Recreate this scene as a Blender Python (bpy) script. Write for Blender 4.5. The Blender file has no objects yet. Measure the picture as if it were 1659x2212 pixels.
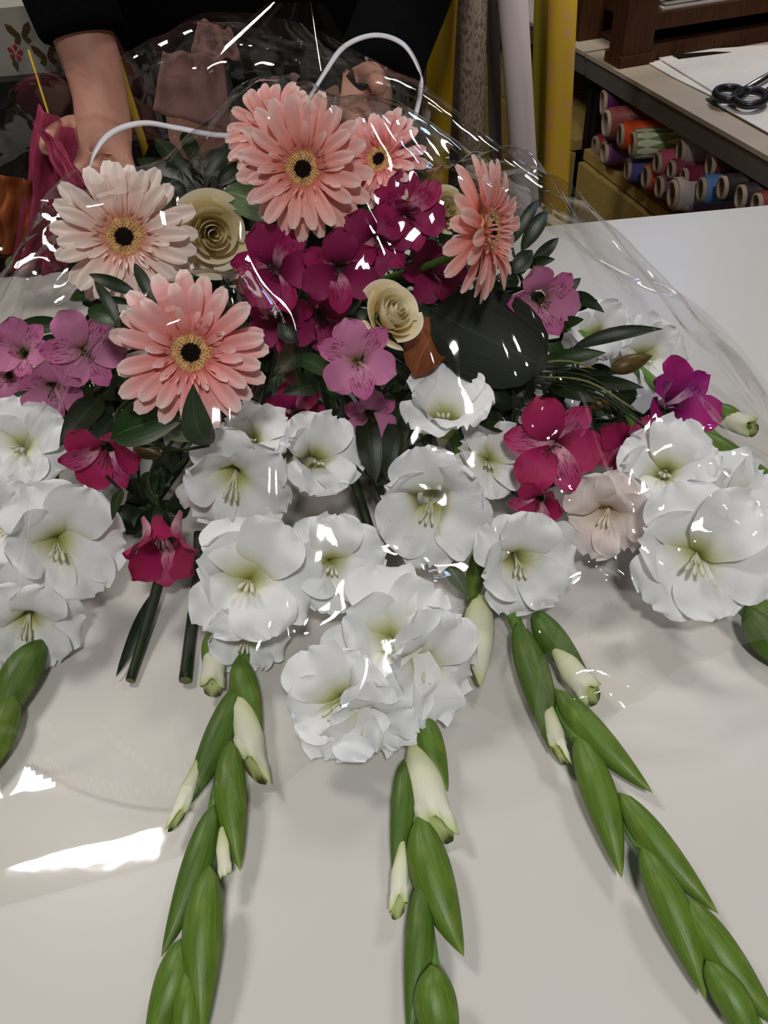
import bpy, math, random
from mathutils import Vector, Matrix, noise
random.seed(7)
SC = bpy.context.scene
COL = SC.collection
PI = math.pi
# ------------------------------------------------------------------ camera, world, lamps, exposure
H = 0.90                                    # table top above the floor
FPX = 1650.0
PITCH, ROLL, CZ = math.radians(45), math.radians(5.4), H + 0.45
FW = Vector((0, math.cos(PITCH), -math.sin(PITCH)))
_r0, _u0 = Vector((1, 0, 0)), Vector((0, math.sin(PITCH), math.cos(PITCH)))
RT = _r0 * math.cos(ROLL) - _u0 * math.sin(ROLL)
UP = _r0 * math.sin(ROLL) + _u0 * math.cos(ROLL)
CAM = Vector((0, 0, CZ))
cd = bpy.data.cameras.new('camera')
cd.sensor_fit = 'VERTICAL'; cd.sensor_height = 36.0; cd.lens = FPX / 2212 * 36.0
cd.clip_start = 0.01
cam = bpy.data.objects.new('camera', cd); COL.objects.link(cam)
m3 = Matrix((RT, UP, -FW)).transposed()
cam.matrix_world = Matrix.Translation(CAM) @ m3.to_4x4()
SC.camera = cam
SC.view_settings.view_transform = 'Standard'; SC.view_settings.look = 'None'
SC.view_settings.exposure = 0.38; SC.view_settings.gamma = 1.0
SC.view_settings.use_curve_mapping = False
SC.cycles.transparent_max_bounces = 24
w = bpy.data.worlds.new('room_air'); SC.world = w; w.use_nodes = True
bg = w.node_tree.nodes['Background']; bg.inputs[0].default_value = (1.0, 0.93, 0.86, 1); bg.inputs[1].default_value = 0.09

def lamp(name, loc, target, sx, sy, power, col):
    l = bpy.data.lights.new(name, 'AREA'); l.shape = 'RECTANGLE'; l.size = sx; l.size_y = sy
    l.energy = power; l.color = col
    o = bpy.data.objects.new(name, l); COL.objects.link(o); o.location = loc
    o.rotation_euler = (Vector(target) - Vector(loc)).to_track_quat('-Z', 'Y').to_euler()
    return o
WARM = (1.0, 0.955, 0.91)
lamp('ceiling_lamp', (-0.95, 1.05, H + 1.72), (-0.95, 1.05, 0), 0.44, 0.34, 11.6, WARM)
lamp('ceiling_lamp', (0.92, 1.45, H + 1.72), (0.92, 1.45, 0), 0.44, 0.34, 9.8, WARM)
lamp('ceiling_lamp', (0.12, -0.6, H + 1.72), (0.12, -0.5, 0), 0.22, 0.18, 14.0, (1.0, 0.985, 0.97))
lamp('blue_glint_lamp', (1.1, 2.6, H + 1.3), (0.2, 0.4, H), 0.3, 0.25, 3.0, (0.35, 0.55, 1.0))  # unseen blue lamp, added to give the film bluish glints

# ------------------------------------------------------------------ pixel -> place helpers
def ray(px, py): return FW + RT * ((px - 829.5) / FPX) + UP * ((1106 - py) / FPX)
def at(px, py, h):                          # the point of that line of sight at height h above the table
    d = ray(px, py); t = (H + h - CZ) / d.z
    return CAM + d * t
def aty(px, py, y):
    d = ray(px, py); return CAM + d * (y / d.y)
def depth(p): return (p - CAM).dot(FW)
def psize(p, px): return px * depth(p) / FPX
def to_cam(p): return (CAM - p).normalized()
def basis(n, hint=None, roll=0.0):
    n = n.normalized(); hint = hint or UP
    y = (hint - n * hint.dot(n)); y = y.normalized() if y.length > 1e-4 else n.orthogonal().normalized()
    x = y.cross(n)
    m = Matrix((x, y, n)).transposed()
    return m @ Matrix.Rotation(roll, 3, 'Z')
def place(o, p, b, s=1.0):
    sv = s if isinstance(s, (tuple, list)) else (s, s, s)
    o.matrix_basis = Matrix.Translation(p) @ b.to_4x4() @ Matrix.Diagonal((*sv, 1))

# ------------------------------------------------------------------ object helpers
def tag(o, label=None, cat=None, group=None, kind=None):
    if label: o['label'] = label
    if cat: o['category'] = cat
    if group: o['group'] = group
    if kind: o['kind'] = kind
    return o
def empty(name, loc, label, cat, group=None):
    o = bpy.data.objects.new(name, None); COL.objects.link(o); o.location = loc; o.empty_display_size = 0.02
    return tag(o, label, cat, group)
def mesh(name, v, f, uv=None, mat=None, smooth=True):
    m = bpy.data.meshes.new(name); m.from_pydata([tuple(a) for a in v], [], f); m.update()
    if uv:
        lay = m.uv_layers.new(name='UVMap')
        idx = [0] * len(m.loops); m.loops.foreach_get('vertex_index', idx)
        flat = []
        for i in idx: flat += uv[i]
        lay.data.foreach_set('uv', flat)
    if smooth: m.polygons.foreach_set('use_smooth', [True] * len(m.polygons))
    if mat: m.materials.append(mat)
    return m
def obj(name, me, parent=None, kind=None):
    o = bpy.data.objects.new(name, me); COL.objects.link(o)
    if parent: o.parent = parent
    if kind: o['kind'] = kind
    return o
def wparent(o, parent):                     # parent whose frame is only a translation
    o.parent = parent; o.matrix_parent_inverse = Matrix.Translation(parent.location).inverted()
class MB:
    def __init__(s): s.v, s.f, s.uv = [], [], []
    def add(s, v, f, uv=None):
        k = len(s.v); s.v += [Vector(a) for a in v]; s.f += [tuple(i + k for i in q) for q in f]
        s.uv += uv if uv else [(0, 0)] * len(v)
    def box(s, x0, x1, y0, y1, z0, z1, M=None, bev=0):
        v = [Vector((x, y, z)) for z in (z0, z1) for x, y in ((x0, y0), (x1, y0), (x1, y1), (x0, y1))]
        if M: v = [M @ a for a in v]
        s.add(v, [(0, 3, 2, 1), (4, 5, 6, 7), (0, 1, 5, 4), (1, 2, 6, 5), (2, 3, 7, 6), (3, 0, 4, 7)])
    def tube(s, pts, rads, n=8, cap=True, flat=1.0):
        pts = [Vector(p) for p in pts]; k = len(pts)
        if not isinstance(rads, (list, tuple)): rads = [rads] * k
        v, uv, f = [], [], []
        prev = None
        for i, p in enumerate(pts):
            t = (pts[min(i + 1, k - 1)] - pts[max(i - 1, 0)]).normalized()
            if prev is None: x = t.orthogonal().normalized()
            else: x = (prev - t * prev.dot(t)).normalized()
            prev = x; y = t.cross(x)
            for j in range(n):
                a = 2 * PI * j / n
                v.append(p + (x * math.cos(a) + y * math.sin(a) * flat) * rads[i]); uv.append((j / n, i / max(1, k - 1)))
        for i in range(k - 1):
            for j in range(n):
                f.append((i * n + j, i * n + (j + 1) % n, (i + 1) * n + (j + 1) % n, (i + 1) * n + j))
        if cap: f.append(tuple(range(n))[::-1]); f.append(tuple((k - 1) * n + j for j in range(n)))
        s.add(v, f, uv)
    def lathe(s, prof, n=24, M=None):       # profile of (r, z)
        v, f, uv = [], [], []
        for i, (r, z) in enumerate(prof):
            for j in range(n):
                a = 2 * PI * j / n; p = Vector((r * math.cos(a), r * math.sin(a), z))
                v.append(M @ p if M else p); uv.append((j / n, i / max(1, len(prof) - 1)))
        for i in range(len(prof) - 1):
            for j in range(n): f.append((i * n + j, i * n + (j + 1) % n, (i + 1) * n + (j + 1) % n, (i + 1) * n + j))
        s.add(v, f, uv)
    def mesh(s, name, mat, smooth=True): return mesh(name, s.v, s.f, s.uv, mat, smooth)
def spline(pts, n=6):                       # Catmull-Rom through points
    pts = [Vector(p) for p in pts]; out = []
    q = [pts[0] * 2 - pts[1]] + pts + [pts[-1] * 2 - pts[-2]]
    for i in range(1, len(q) - 2):
        for k in range(n):
            t = k / n; a, b, c, d = q[i - 1], q[i], q[i + 1], q[i + 2]
            out.append(0.5 * ((2 * b) + (c - a) * t + (2 * a - 5 * b + 4 * c - d) * t * t + (3 * b - a - 3 * c + d) * t ** 3))
    return out + [pts[-1]]

# ------------------------------------------------------------------ materials
def srgb(r, g, b):
    f = lambda c: ((c / 255 + 0.055) / 1.055) ** 2.4 if c > 10 else c / 255 / 12.92
    return (f(r), f(g), f(b), 1)
class NT:
    def __init__(s, name):
        s.m = bpy.data.materials.new(name); s.m.use_nodes = True; s.t = s.m.node_tree; s.t.nodes.clear()
        s.out = s.n('ShaderNodeOutputMaterial')
    def n(s, k, **kw):
        x = s.t.nodes.new(k)
        for a, b in kw.items(): setattr(x, a, b)
        return x
    def l(s, a, b): s.t.links.new(a, b)
    def uv(s):
        u = s.n('ShaderNodeTexCoord'); sp = s.n('ShaderNodeSeparateXYZ'); s.l(u.outputs['UV'], sp.inputs[0]); return u.outputs['UV'], sp.outputs[0], sp.outputs[1]
    def noise(s, vec, scale, detail=3, stretch=None):
        if stretch:
            mp = s.n('ShaderNodeMapping'); mp.inputs['Scale'].default_value = stretch; s.l(vec, mp.inputs[0]); vec = mp.outputs[0]
        x = s.n('ShaderNodeTexNoise'); x.inputs['Scale'].default_value = scale; x.inputs['Detail'].default_value = detail
        s.l(vec, x.inputs['Vector']); return x.outputs['Fac']
    def ramp(s, fac, stops, interp='LINEAR'):
        r = s.n('ShaderNodeValToRGB'); e = r.color_ramp.elements; r.color_ramp.interpolation = interp
        while len(e) < len(stops): e.new(0.5)
        for i, (p, c) in enumerate(stops): e[i].position = p; e[i].color = c
        s.l(fac, r.inputs[0]); return r.outputs[0]
    def mix(s, fac, a, b, blend='MIX'):
        x = s.n('ShaderNodeMix', data_type='RGBA', blend_type=blend)
        for sock, val in ((x.inputs['Factor'], fac), (x.inputs['A'], a), (x.inputs['B'], b)):
            if isinstance(val, (int, float)): sock.default_value = val
            elif isinstance(val, tuple): sock.default_value = val
            else: s.l(val, sock)
        return x.outputs['Result']
    def math(s, op, a, b=None):
        x = s.n('ShaderNodeMath', operation=op)
        for i, val in enumerate((a, b)):
            if val is None: continue
            if isinstance(val, (int, float)): x.inputs[i].default_value = val
            else: s.l(val, x.inputs[i])
        return x.outputs[0]
    def bump(s, h, strength=0.3, dist=0.001):
        b = s.n('ShaderNodeBump'); b.inputs['Strength'].default_value = strength; b.inputs['Distance'].default_value = dist
        s.l(h, b.inputs['Height']); return b.outputs[0]
    def principled(s, col, rough=0.5, spec=0.4, normal=None, trans=0.0, metal=0.0, coat=0.0):
        p = s.n('ShaderNodeBsdfPrincipled')
        if isinstance(col, tuple): p.inputs['Base Color'].default_value = col
        else: s.l(col, p.inputs['Base Color'])
        p.inputs['Roughness'].default_value = rough; p.inputs['Specular IOR Level'].default_value = spec
        p.inputs['Metallic'].default_value = metal; p.inputs['Coat Weight'].default_value = coat
        if normal is not None: s.l(normal, p.inputs['Normal'])
        res = p.outputs[0]
        if trans:
            t = s.n('ShaderNodeBsdfTranslucent')
            if isinstance(col, tuple): t.inputs[0].default_value = col
            else: s.l(col, t.inputs[0])
            mx = s.n('ShaderNodeMixShader'); mx.inputs[0].default_value = trans
            s.l(res, mx.inputs[1]); s.l(t.outputs[0], mx.inputs[2]); res = mx.outputs[0]
        s.l(res, s.out.inputs[0]); return s.m
def plain(name, col, rough=0.5, spec=0.4, vary=0.12, scale=30, metal=0, trans=0, bump=0.0, stretch=None):
    n = NT(name); tc = n.n('ShaderNodeTexCoord').outputs['Object']
    fac = n.noise(tc, scale, 4, stretch)
    dark = tuple(c * (1 - vary) for c in col[:3]) + (1,); lite = tuple(min(1, c * (1 + vary)) for c in col[:3]) + (1,)
    c = n.ramp(fac, [(0.3, dark), (0.7, lite)])
    return n.principled(c, rough, spec, n.bump(fac, bump) if bump else None, trans, metal)
def petal_mat(name, stops, rough=0.55, streak=None, trans=0.25, vein=0.10, edge=None):
    n = NT(name); uv, u, v = n.uv()
    c = n.ramp(v, stops)
    vn = n.noise(uv, 9, 3, (5.0, 0.5, 1))
    c = n.mix(n.math('MULTIPLY', vn, vein * 2), c, (0.25, 0.15, 0.2, 1), 'SOFT_LIGHT')
    c = n.mix(vein, c, n.ramp(vn, [(0.35, (0.75, 0.75, 0.75, 1)), (0.65, (1, 1, 1, 1))]), 'MULTIPLY')
    if edge:
        e = n.math('POWER', n.math('ABSOLUTE', n.math('SUBTRACT', n.math('MULTIPLY', u, 2.0), 1.0)), 4)
        c = n.mix(n.math('MULTIPLY', e, 0.6), c, edge)
    if streak:                              # short dark dashes along the veins of the inner tepals
        sc, t0, t1 = streak
        st = n.noise(uv, 6, 2, (4.2, 1.1, 1))
        msk = n.ramp(v, [(t0, (0, 0, 0, 1)), (t0 + 0.08, (1, 1, 1, 1)), (t1 - 0.1, (1, 1, 1, 1)), (t1, (0, 0, 0, 1))])
        k = n.math('MULTIPLY', n.ramp(st, [(0.56, (0, 0, 0, 1)), (0.60, (1, 1, 1, 1))]), msk)
        c = n.mix(n.math('MULTIPLY', k, 0.85), c, sc)
    return n.principled(c, rough, 0.25, n.bump(vn, 0.25, 0.0006), trans)
def leaf_mat(name, col, col2, rough=0.38, spec=0.45, rib=0.5):
    n = NT(name); uv, u, v = n.uv()
    vn = n.noise(uv, 4, 4, (6.0, 0.8, 1))
    c = n.ramp(vn, [(0.3, col), (0.75, col2)])
    mid = n.math('LESS_THAN', n.math('ABSOLUTE', n.math('SUBTRACT', u, 0.5)), 0.018)
    c = n.mix(n.math('MULTIPLY', mid, rib), c, tuple(min(1, x * 2.6 + 0.02) for x in col2[:3]) + (1,))
    return n.principled(c, rough, spec, n.bump(vn, 0.3, 0.0006), 0.12)
M = {}
M['gerb_pink'] = petal_mat('gerbera_pink', [(0, srgb(222, 116, 108)), (0.3, srgb(246, 160, 155)), (0.75, srgb(252, 190, 186)), (1, srgb(254, 232, 226))], vein=0.14, trans=0.12)
M['gerb_peach'] = petal_mat('gerbera_peach', [(0, srgb(236, 158, 136)), (0.35, srgb(250, 216, 202)), (0.75, srgb(254, 234, 224)), (1, srgb(255, 242, 234))], vein=0.12, trans=0.12)
M['gerb_salmon'] = petal_mat('gerbera_salmon', [(0, srgb(226, 124, 110)), (0.35, srgb(248, 172, 160)), (0.8, srgb(252, 196, 188)), (1, srgb(254, 228, 218))], vein=0.14, trans=0.12)
M['gerb_ring'] = plain('gerbera_ring', srgb(214, 176, 122), 0.8, 0.1, 0.3, 12)
M['gerb_eye'] = plain('gerbera_eye', srgb(30, 16, 12), 0.8, 0.1, 0.5, 12)
M['rose'] = petal_mat('rose_cream', [(0, srgb(214, 196, 116)), (0.5, srgb(238, 222, 170)), (1, srgb(250, 244, 218))], trans=0.12, vein=0.05)
M['alst_mag_o'] = petal_mat('alstro_magenta', [(0, srgb(90, 10, 48)), (0.5, srgb(156, 26, 96)), (1, srgb(158, 44, 98))], trans=0.18)
M['alst_mag_i'] = petal_mat('alstro_magenta_inner', [(0, srgb(120, 20, 66)), (0.3, srgb(226, 160, 190)), (0.55, srgb(188, 40, 110)), (1, srgb(170, 30, 98))], trans=0.18, streak=(srgb(70, 4, 34), 0.3, 0.8))
M['alst_mau_o'] = petal_mat('alstro_mauve', [(0, srgb(150, 150, 80)), (0.3, srgb(222, 150, 186)), (0.8, srgb(214, 132, 180)), (0.93, srgb(212, 136, 182)), (1, srgb(150, 150, 96))], trans=0.2)
M['alst_mau_i'] = petal_mat('alstro_mauve_inner', [(0, srgb(220, 180, 150)), (0.35, srgb(232, 170, 200)), (0.7, srgb(220, 128, 176)), (1, srgb(208, 108, 168))], trans=0.2, streak=(srgb(84, 8, 60), 0.32, 0.85))
M['alst_hot_o'] = petal_mat('alstro_hot', [(0, srgb(130, 14, 60)), (0.5, srgb(186, 38, 104)), (1, srgb(178, 42, 92))], trans=0.18)
M['alst_hot_i'] = petal_mat('alstro_hot_inner', [(0, srgb(200, 120, 150)), (0.3, srgb(244, 190, 206)), (0.6, srgb(206, 90, 142)), (1, srgb(188, 42, 104))], trans=0.18, streak=(srgb(74, 4, 34), 0.3, 0.86))
M['alst_pur_o'] = petal_mat('alstro_purple', [(0, srgb(96, 10, 70)), (0.5, srgb(172, 30, 130)), (1, srgb(186, 40, 128))], trans=0.18)
M['alst_pur_i'] = petal_mat('alstro_purple_inner', [(0, srgb(130, 40, 110)), (0.35, srgb(232, 196, 222)), (0.6, srgb(176, 50, 150)), (1, srgb(172, 30, 128))], trans=0.18, streak=(srgb(60, 4, 40), 0.3, 0.86))
M['anther'] = plain('anther', srgb(92, 66, 60), 0.7, 0.2, 0.3, 200)
M['glad'] = petal_mat('gladiolus_white', [(0, srgb(168, 172, 92)), (0.2, srgb(208, 210, 146)), (0.38, srgb(242, 243, 230)), (0.52, srgb(250, 252, 253)), (1, srgb(250, 253, 255))], trans=0.14, vein=0.04)
M['glad_pinkish'] = petal_mat('gladiolus_blush', [(0, srgb(196, 170, 110)), (0.25, srgb(230, 210, 192)), (0.6, srgb(248, 236, 232)), (1, srgb(248, 238, 236))], trans=0.16, vein=0.06)
M['glad_stamen'] = plain('gladiolus_stamen', srgb(240, 238, 214), 0.6, 0.3, 0.08, 100, trans=0.15)
def green_mat(name, a, b, c0):
    n = NT(name); uv, u, v = n.uv()
    vn = n.noise(uv, 5, 4, (7.0, 0.7, 1)); big = n.noise(uv, 3, 2, (1.5, 1.0, 1))
    c = n.ramp(vn, [(0.3, a), (0.7, b)])
    c = n.mix(n.math('MULTIPLY', n.ramp(big, [(0.5, (0, 0, 0, 1)), (0.75, (1, 1, 1, 1))]), 0.45), c, c0)
    c = n.mix(n.math('MULTIPLY', n.ramp(v, [(0.9, (0, 0, 0, 1)), (1.0, (1, 1, 1, 1))]), 0.6), c, c0)
    return n.principled(c, 0.42, 0.4, n.bump(vn, 0.3, 0.0008), 0.08)
M['bract'] = green_mat('gladiolus_bract', srgb(78, 108, 30), srgb(100, 132, 46), srgb(146, 160, 66))
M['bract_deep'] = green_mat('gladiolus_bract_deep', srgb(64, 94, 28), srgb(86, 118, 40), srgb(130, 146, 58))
M['bud'] = petal_mat('gladiolus_bud', [(0, srgb(200, 210, 140)), (0.4, srgb(236, 238, 204)), (0.85, srgb(246, 246, 228)), (1, srgb(208, 222, 150))], trans=0.2, vein=0.05)
M['stem'] = green_mat('flower_stem', srgb(84, 128, 52), srgb(112, 154, 70), srgb(140, 166, 84))
M['stem_dark'] = plain('dark_stem', srgb(28, 44, 18), 0.5, 0.3, 0.25, 60)
M['stem_pale'] = plain('pale_stem', srgb(120, 120, 74), 0.6, 0.3, 0.25, 60)
M['leaf_dark'] = leaf_mat('leaf_dark', srgb(15, 30, 12), srgb(27, 48, 20))
M['leaf_mid'] = leaf_mat('leaf_mid', srgb(26, 50, 20), srgb(44, 74, 32))
M['leaf_rose'] = leaf_mat('leaf_rose', srgb(74, 96, 58), srgb(98, 122, 80), 0.6, 0.25)
M['leaf_big'] = leaf_mat('leaf_big', srgb(11, 20, 9), srgb(18, 30, 14), 0.5, 0.2, 0.35)
M['leaf_brown'] = leaf_mat('leaf_brown', srgb(112, 60, 30), srgb(142, 80, 42), 0.6, 0.2, 0.3)
M['leaf_grey'] = leaf_mat('leaf_grey', srgb(86, 100, 76), srgb(112, 124, 98), 0.6, 0.25)
M['table'] = plain('white_laminate', srgb(204, 201, 195), 0.35, 0.4, 0.015, 8)
M['table_edge'] = plain('table_edging', srgb(170, 150, 120), 0.5, 0.3, 0.1, 20)
M['metal'] = plain('grey_metal', srgb(120, 116, 108), 0.45, 0.5, 0.08, 14, metal=0.4)
M['shelf_white'] = plain('shelf_white', srgb(178, 164, 146), 0.5, 0.3, 0.05, 12)
M['shelf_dark'] = plain('shelf_dark', srgb(26, 22, 20), 0.7, 0.2, 0.2, 12)
M['wall'] = plain('wall_paint', srgb(74, 60, 50), 0.9, 0.1, 0.12, 5)
M['floor'] = plain('floor_tile', srgb(70, 62, 54), 0.7, 0.2, 0.15, 6)
M['ceiling'] = plain('ceiling_paint', srgb(160, 150, 138), 0.9, 0.1, 0.03, 6)
M['wood'] = plain('brown_wood', srgb(72, 43, 22), 0.6, 0.2, 0.3, 14, stretch=(12, 12, 1.2), bump=0.2)
M['wood_pale'] = plain('pale_wood', srgb(176, 150, 84), 0.6, 0.3, 0.12, 10, stretch=(1, 8, 8))
M['paper'] = plain('white_paper', srgb(226, 222, 218), 0.85, 0.1, 0.04, 90)
M['black_cloth'] = plain('black_cloth', srgb(7, 7, 8), 0.95, 0.05, 0.3, 160, bump=0.3)
M['skin'] = plain('skin', srgb(184, 134, 116), 0.55, 0.3, 0.06, 40)
M['hair'] = plain('hair', srgb(40, 26, 18), 0.5, 0.3, 0.3, 90)
M['black_plastic'] = plain('black_plastic', srgb(26, 24, 24), 0.35, 0.5, 0.1, 40)
M['steel'] = plain('steel', srgb(160, 160, 160), 0.25, 0.5, 0.05, 40, metal=1)
M['card'] = plain('cardboard', srgb(172, 154, 134), 0.85, 0.1, 0.08, 60)
M['ribbon'] = plain('white_ribbon', srgb(232, 230, 236), 0.35, 0.5, 0.05, 50, trans=0.25)
M['pink_paper'] = plain('pink_tissue', srgb(168, 66, 96), 0.8, 0.1, 0.2, 14, trans=0.3, stretch=(8, 1, 1))
M['orange_paper'] = plain('orange_tissue', srgb(150, 84, 48), 0.8, 0.1, 0.25, 14, trans=0.3)
M['dusty_paper'] = plain('dusty_pink_paper', srgb(140, 104, 98), 0.75, 0.15, 0.1, 16, trans=0.45)
def film_mat():
    n = NT('clear_film'); tc = n.n('ShaderNodeTexCoord').outputs['Object']
    big = n.noise(tc, 38, 2); fine = n.noise(tc, 160, 3)
    h = n.math('ADD', big, n.math('MULTIPLY', fine, 0.06))
    nb = n.bump(h, 0.035, 0.003)
    lw = n.n('ShaderNodeLayerWeight'); lw.inputs['Blend'].default_value = 0.5; n.l(nb, lw.inputs['Normal'])
    fac = n.math('ADD', n.math('MULTIPLY', n.math('POWER', lw.outputs['Facing'], 4.5), 0.7), 0.058)
    tr = n.n('ShaderNodeBsdfTransparent'); tr.inputs[0].default_value = (0.975, 0.97, 0.965, 1)
    gl = n.n('ShaderNodeBsdfGlossy'); gl.inputs['Roughness'].default_value = 0.045; gl.inputs[0].default_value = (1, 1, 1, 1)
    n.l(nb, gl.inputs['Normal'])
    mx = n.n('ShaderNodeMixShader'); n.l(fac, mx.inputs[0]); n.l(tr.outputs[0], mx.inputs[1]); n.l(gl.outputs[0], mx.inputs[2])
    n.l(mx.outputs[0], n.out.inputs[0]); return n.m
M['film'] = film_mat()

# ------------------------------------------------------------------ the setting
def box_obj(name, dims, mat, parent=None, kind=None, Mx=None, smooth=False):
    b = MB(); b.box(*dims, M=Mx); return obj(name, b.mesh(name, M[mat], smooth), parent, kind)
box_obj('floor', (-2.2, 2.6, -2.0, 2.75, -0.02, 0), 'floor', kind='structure')
box_obj('wall_back', (-2.2, 2.6, 2.75, 2.83, 0, 2.7), 'wall', kind='structure')
box_obj('wall_right', (2.6, 2.68, -2.0, 2.75, 0, 2.7), 'wall', kind='structure')
box_obj('wall_left', (-2.28, -2.2, -2.0, 2.75, 0, 2.7), 'wall', kind='structure')
box_obj('ceiling', (-2.2, 2.6, -2.0, 2.75, 2.7, 2.75), 'ceiling', kind='structure')

t = empty('work_table', (0, 0.4, 0), 'long white laminate work table under the bouquet', 'table')
def tp(name, dims, mat):
    o = box_obj(name, dims, mat); wparent(o, t); return o
tp('tabletop', (-1.1, 1.1, -0.25, 0.94, H - 0.03, H), 'table')
for x in (-1.04, 1.0):
    for y in (-0.2, 0.86): tp('leg', (x, x + 0.04, y, y + 0.04, 0, H - 0.03), 'metal')

# shelf unit on the right: a front edge that runs away from the viewer
SA = at(1265, 115, 0); SB = at(1659, 337, 0)
ex = (SB - SA); ex.z = 0; ex.normalize(); nx = Vector((-ex.y, ex.x, 0))     # ex: along the front towards the viewer; nx: into the shelf
if nx.x < 0: nx = -nx
SM = Matrix.Translation(Vector((SA.x, SA.y, 0))) @ Matrix((ex, nx, Vector((0, 0, 1)))).transposed().to_4x4()
def onfront(px, py):                        # where a line of sight meets the plane of the shelf front
    d = ray(px, py); k = (Vector((SA.x, SA.y, CZ)) - CAM).dot(nx) / d.dot(nx)
    return CAM + d * k
def shelf_unit(label, s0, s1, zlow, name='shelf_unit'):
    e = empty(name, SM @ Vector(((s0 + s1) / 2, 0.25, 0)), label, 'shelf', 'white topped shelf units')
    def p(n, dims, mat):
        o = box_obj(n, dims, mat, Mx=SM); wparent(o, e); return o
    p('top_board', (s0, s1, 0, 0.75, H - 0.007, H), 'shelf_white')
    p('front_rail', (s0, s1, 0.004, 0.03, H - 0.0415, H - 0.007), 'metal')
    p('back_panel', (s0, s1, 0.47, 0.5, 0, H - 0.007), 'shelf_dark')
    p('end_panel', (s0, s0 + 0.02, 0.03, 0.47, 0, H - 0.007), 'shelf_dark')
    p('end_panel', (s1 - 0.02, s1, 0.03, 0.47, 0, H - 0.007), 'shelf_dark')
    p('shelf_board', (s0 + 0.02, s1 - 0.02, 0.01, 0.47, zlow - 0.02, zlow), 'wood_pale')
    p('drawer_front', (s0 + 0.02, s1 - 0.02, 0.0, 0.018, zlow - 0.42, zlow - 0.025), 'wood_pale')
    return e
za = onfront(1275, 362).z; zb = onfront(1460, 458).z
ZLOW = (za + zb) / 2
print('shelf zlow', za, zb)
SLEN = 0.70
shelf_unit('white topped shelf unit with grey rail holding small paper rolls, at the right', 0.0, SLEN, ZLOW)
shelf_unit('farther white topped shelf unit behind the yellow paper rolls', -0.75, -0.01, ZLOW)

# ------------------------------------------------------------------ standing rolls of wrapping paper
def print_mat(name, base, mark, mode):
    n = NT(name); tc = n.n('ShaderNodeTexCoord').outputs['UV']
    if mode == 'flowers':
        mp = n.n('ShaderNodeMapping'); mp.inputs['Scale'].default_value = (5, 34, 1); n.l(tc, mp.inputs[0])
        vo = n.n('ShaderNodeTexVoronoi', voronoi_dimensions='2D'); vo.inputs['Scale'].default_value = 1; vo.inputs['Randomness'].default_value = 0.55; n.l(mp.outputs[0], vo.inputs['Vector'])
        d = vo.outputs['Distance']
        k = n.ramp(d, [(0.0, (0, 0, 0, 1)), (0.1, (0, 0, 0, 1)), (0.14, (1, 1, 1, 1)), (0.26, (1, 1, 1, 1)), (0.3, (0, 0, 0, 1))])
        c = n.mix(n.math('MULTIPLY', k, 0.7), base, mark)
    elif mode == 'script':
        k = n.ramp(n.noise(tc, 10, 4, (3, 26, 1)), [(0.5, (0, 0, 0, 1)), (0.56, (1, 1, 1, 1))])
        c = n.mix(n.math('MULTIPLY', k, 0.7), base, mark)
    elif mode == 'check':
        mp = n.n('ShaderNodeMapping'); mp.inputs['Rotation'].default_value = (0, 0, 0.78); n.l(tc, mp.inputs[0])
        ck = n.n('ShaderNodeTexChecker'); ck.inputs['Scale'].default_value = 16; n.l(mp.outputs[0], ck.inputs[0]); c = n.mix(ck.outputs['Fac'], base, mark)
    else:
        c = n.mix(n.math('MULTIPLY', n.noise(tc, 4, 3, (14, 1, 1)), 0.5), base, mark)
    return n.principled(c, 0.45, 0.4)
def paper_roll(label, top, bot, width, y, mat, tilt=0.0):
    a = aty(*top, y + tilt); b = aty(*bot, y)
    r = width * depth(a) / FPX / 2
    d = (a - b).normalized()
    low = b + d * ((0.004 + r * 0.06 - b.z) / d.z); high = b + d * ((H + 0.42 - b.z) / d.z)
    e = empty('paper_roll', low, label, 'paper roll', 'wrapping paper rolls standing behind the table')
    m = MB(); L = (high - low).length; q = d.to_track_quat('Z', 'Y').to_matrix().to_4x4(); T = q
    m.lathe([(r * 0.72, 0), (r, 0), (r, L * 0.25), (r, L * .5), (r, L * .75), (r, L), (r * 0.72, L), (r * .72, 0)], 28, T)
    obj('paper_sleeve', m.mesh('paper_sleeve', mat), e)
    m = MB(); m.lathe([(r * 0.6, 0), (r * 0.71, 0), (r * 0.71, L + 0.004), (r * 0.6, L + 0.004), (r * .6, 0)], 20, T)
    obj('cardboard_core', m.mesh('cardboard_core', M['card']), e)
Y = print_mat('yellow_paper', srgb(222, 184, 34), srgb(196, 160, 26), 'plain')
paper_roll('plain yellow wrapping paper roll beside the black sleeve', (957, 0), (948, 230), 62, 1.34, Y)
paper_roll('grey brown paper roll printed with dark script', (1022, 0), (1018, 320), 62, 1.30, print_mat('script_paper', srgb(176, 156, 138), srgb(92, 76, 66), 'script'))
paper_roll('thin clear grey film roll left of the white roll', (1064, 0), (1070, 300), 30, 1.33, print_mat('grey_film', srgb(120, 112, 114), srgb(90, 84, 86), 'plain'))
paper_roll('plain white wrapping paper roll leaning to the left', (1108, 0), (1132, 360), 64, 1.20, print_mat('white_roll', srgb(238, 224, 220), srgb(224, 208, 206), 'plain'))
paper_roll('olive yellow paper roll half hidden behind the flowered yellow roll', (1174, 0), (1160, 400), 40, 1.42, print_mat('olive_paper', srgb(150, 140, 40), srgb(120, 112, 28), 'plain'))
paper_roll('yellow wrapping paper roll printed with small pink flowers', (1215, 0), (1199, 430), 64, 1.33, print_mat('yellow_flower_paper', srgb(240, 196, 58), srgb(240, 178, 128), 'flowers'))

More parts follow.
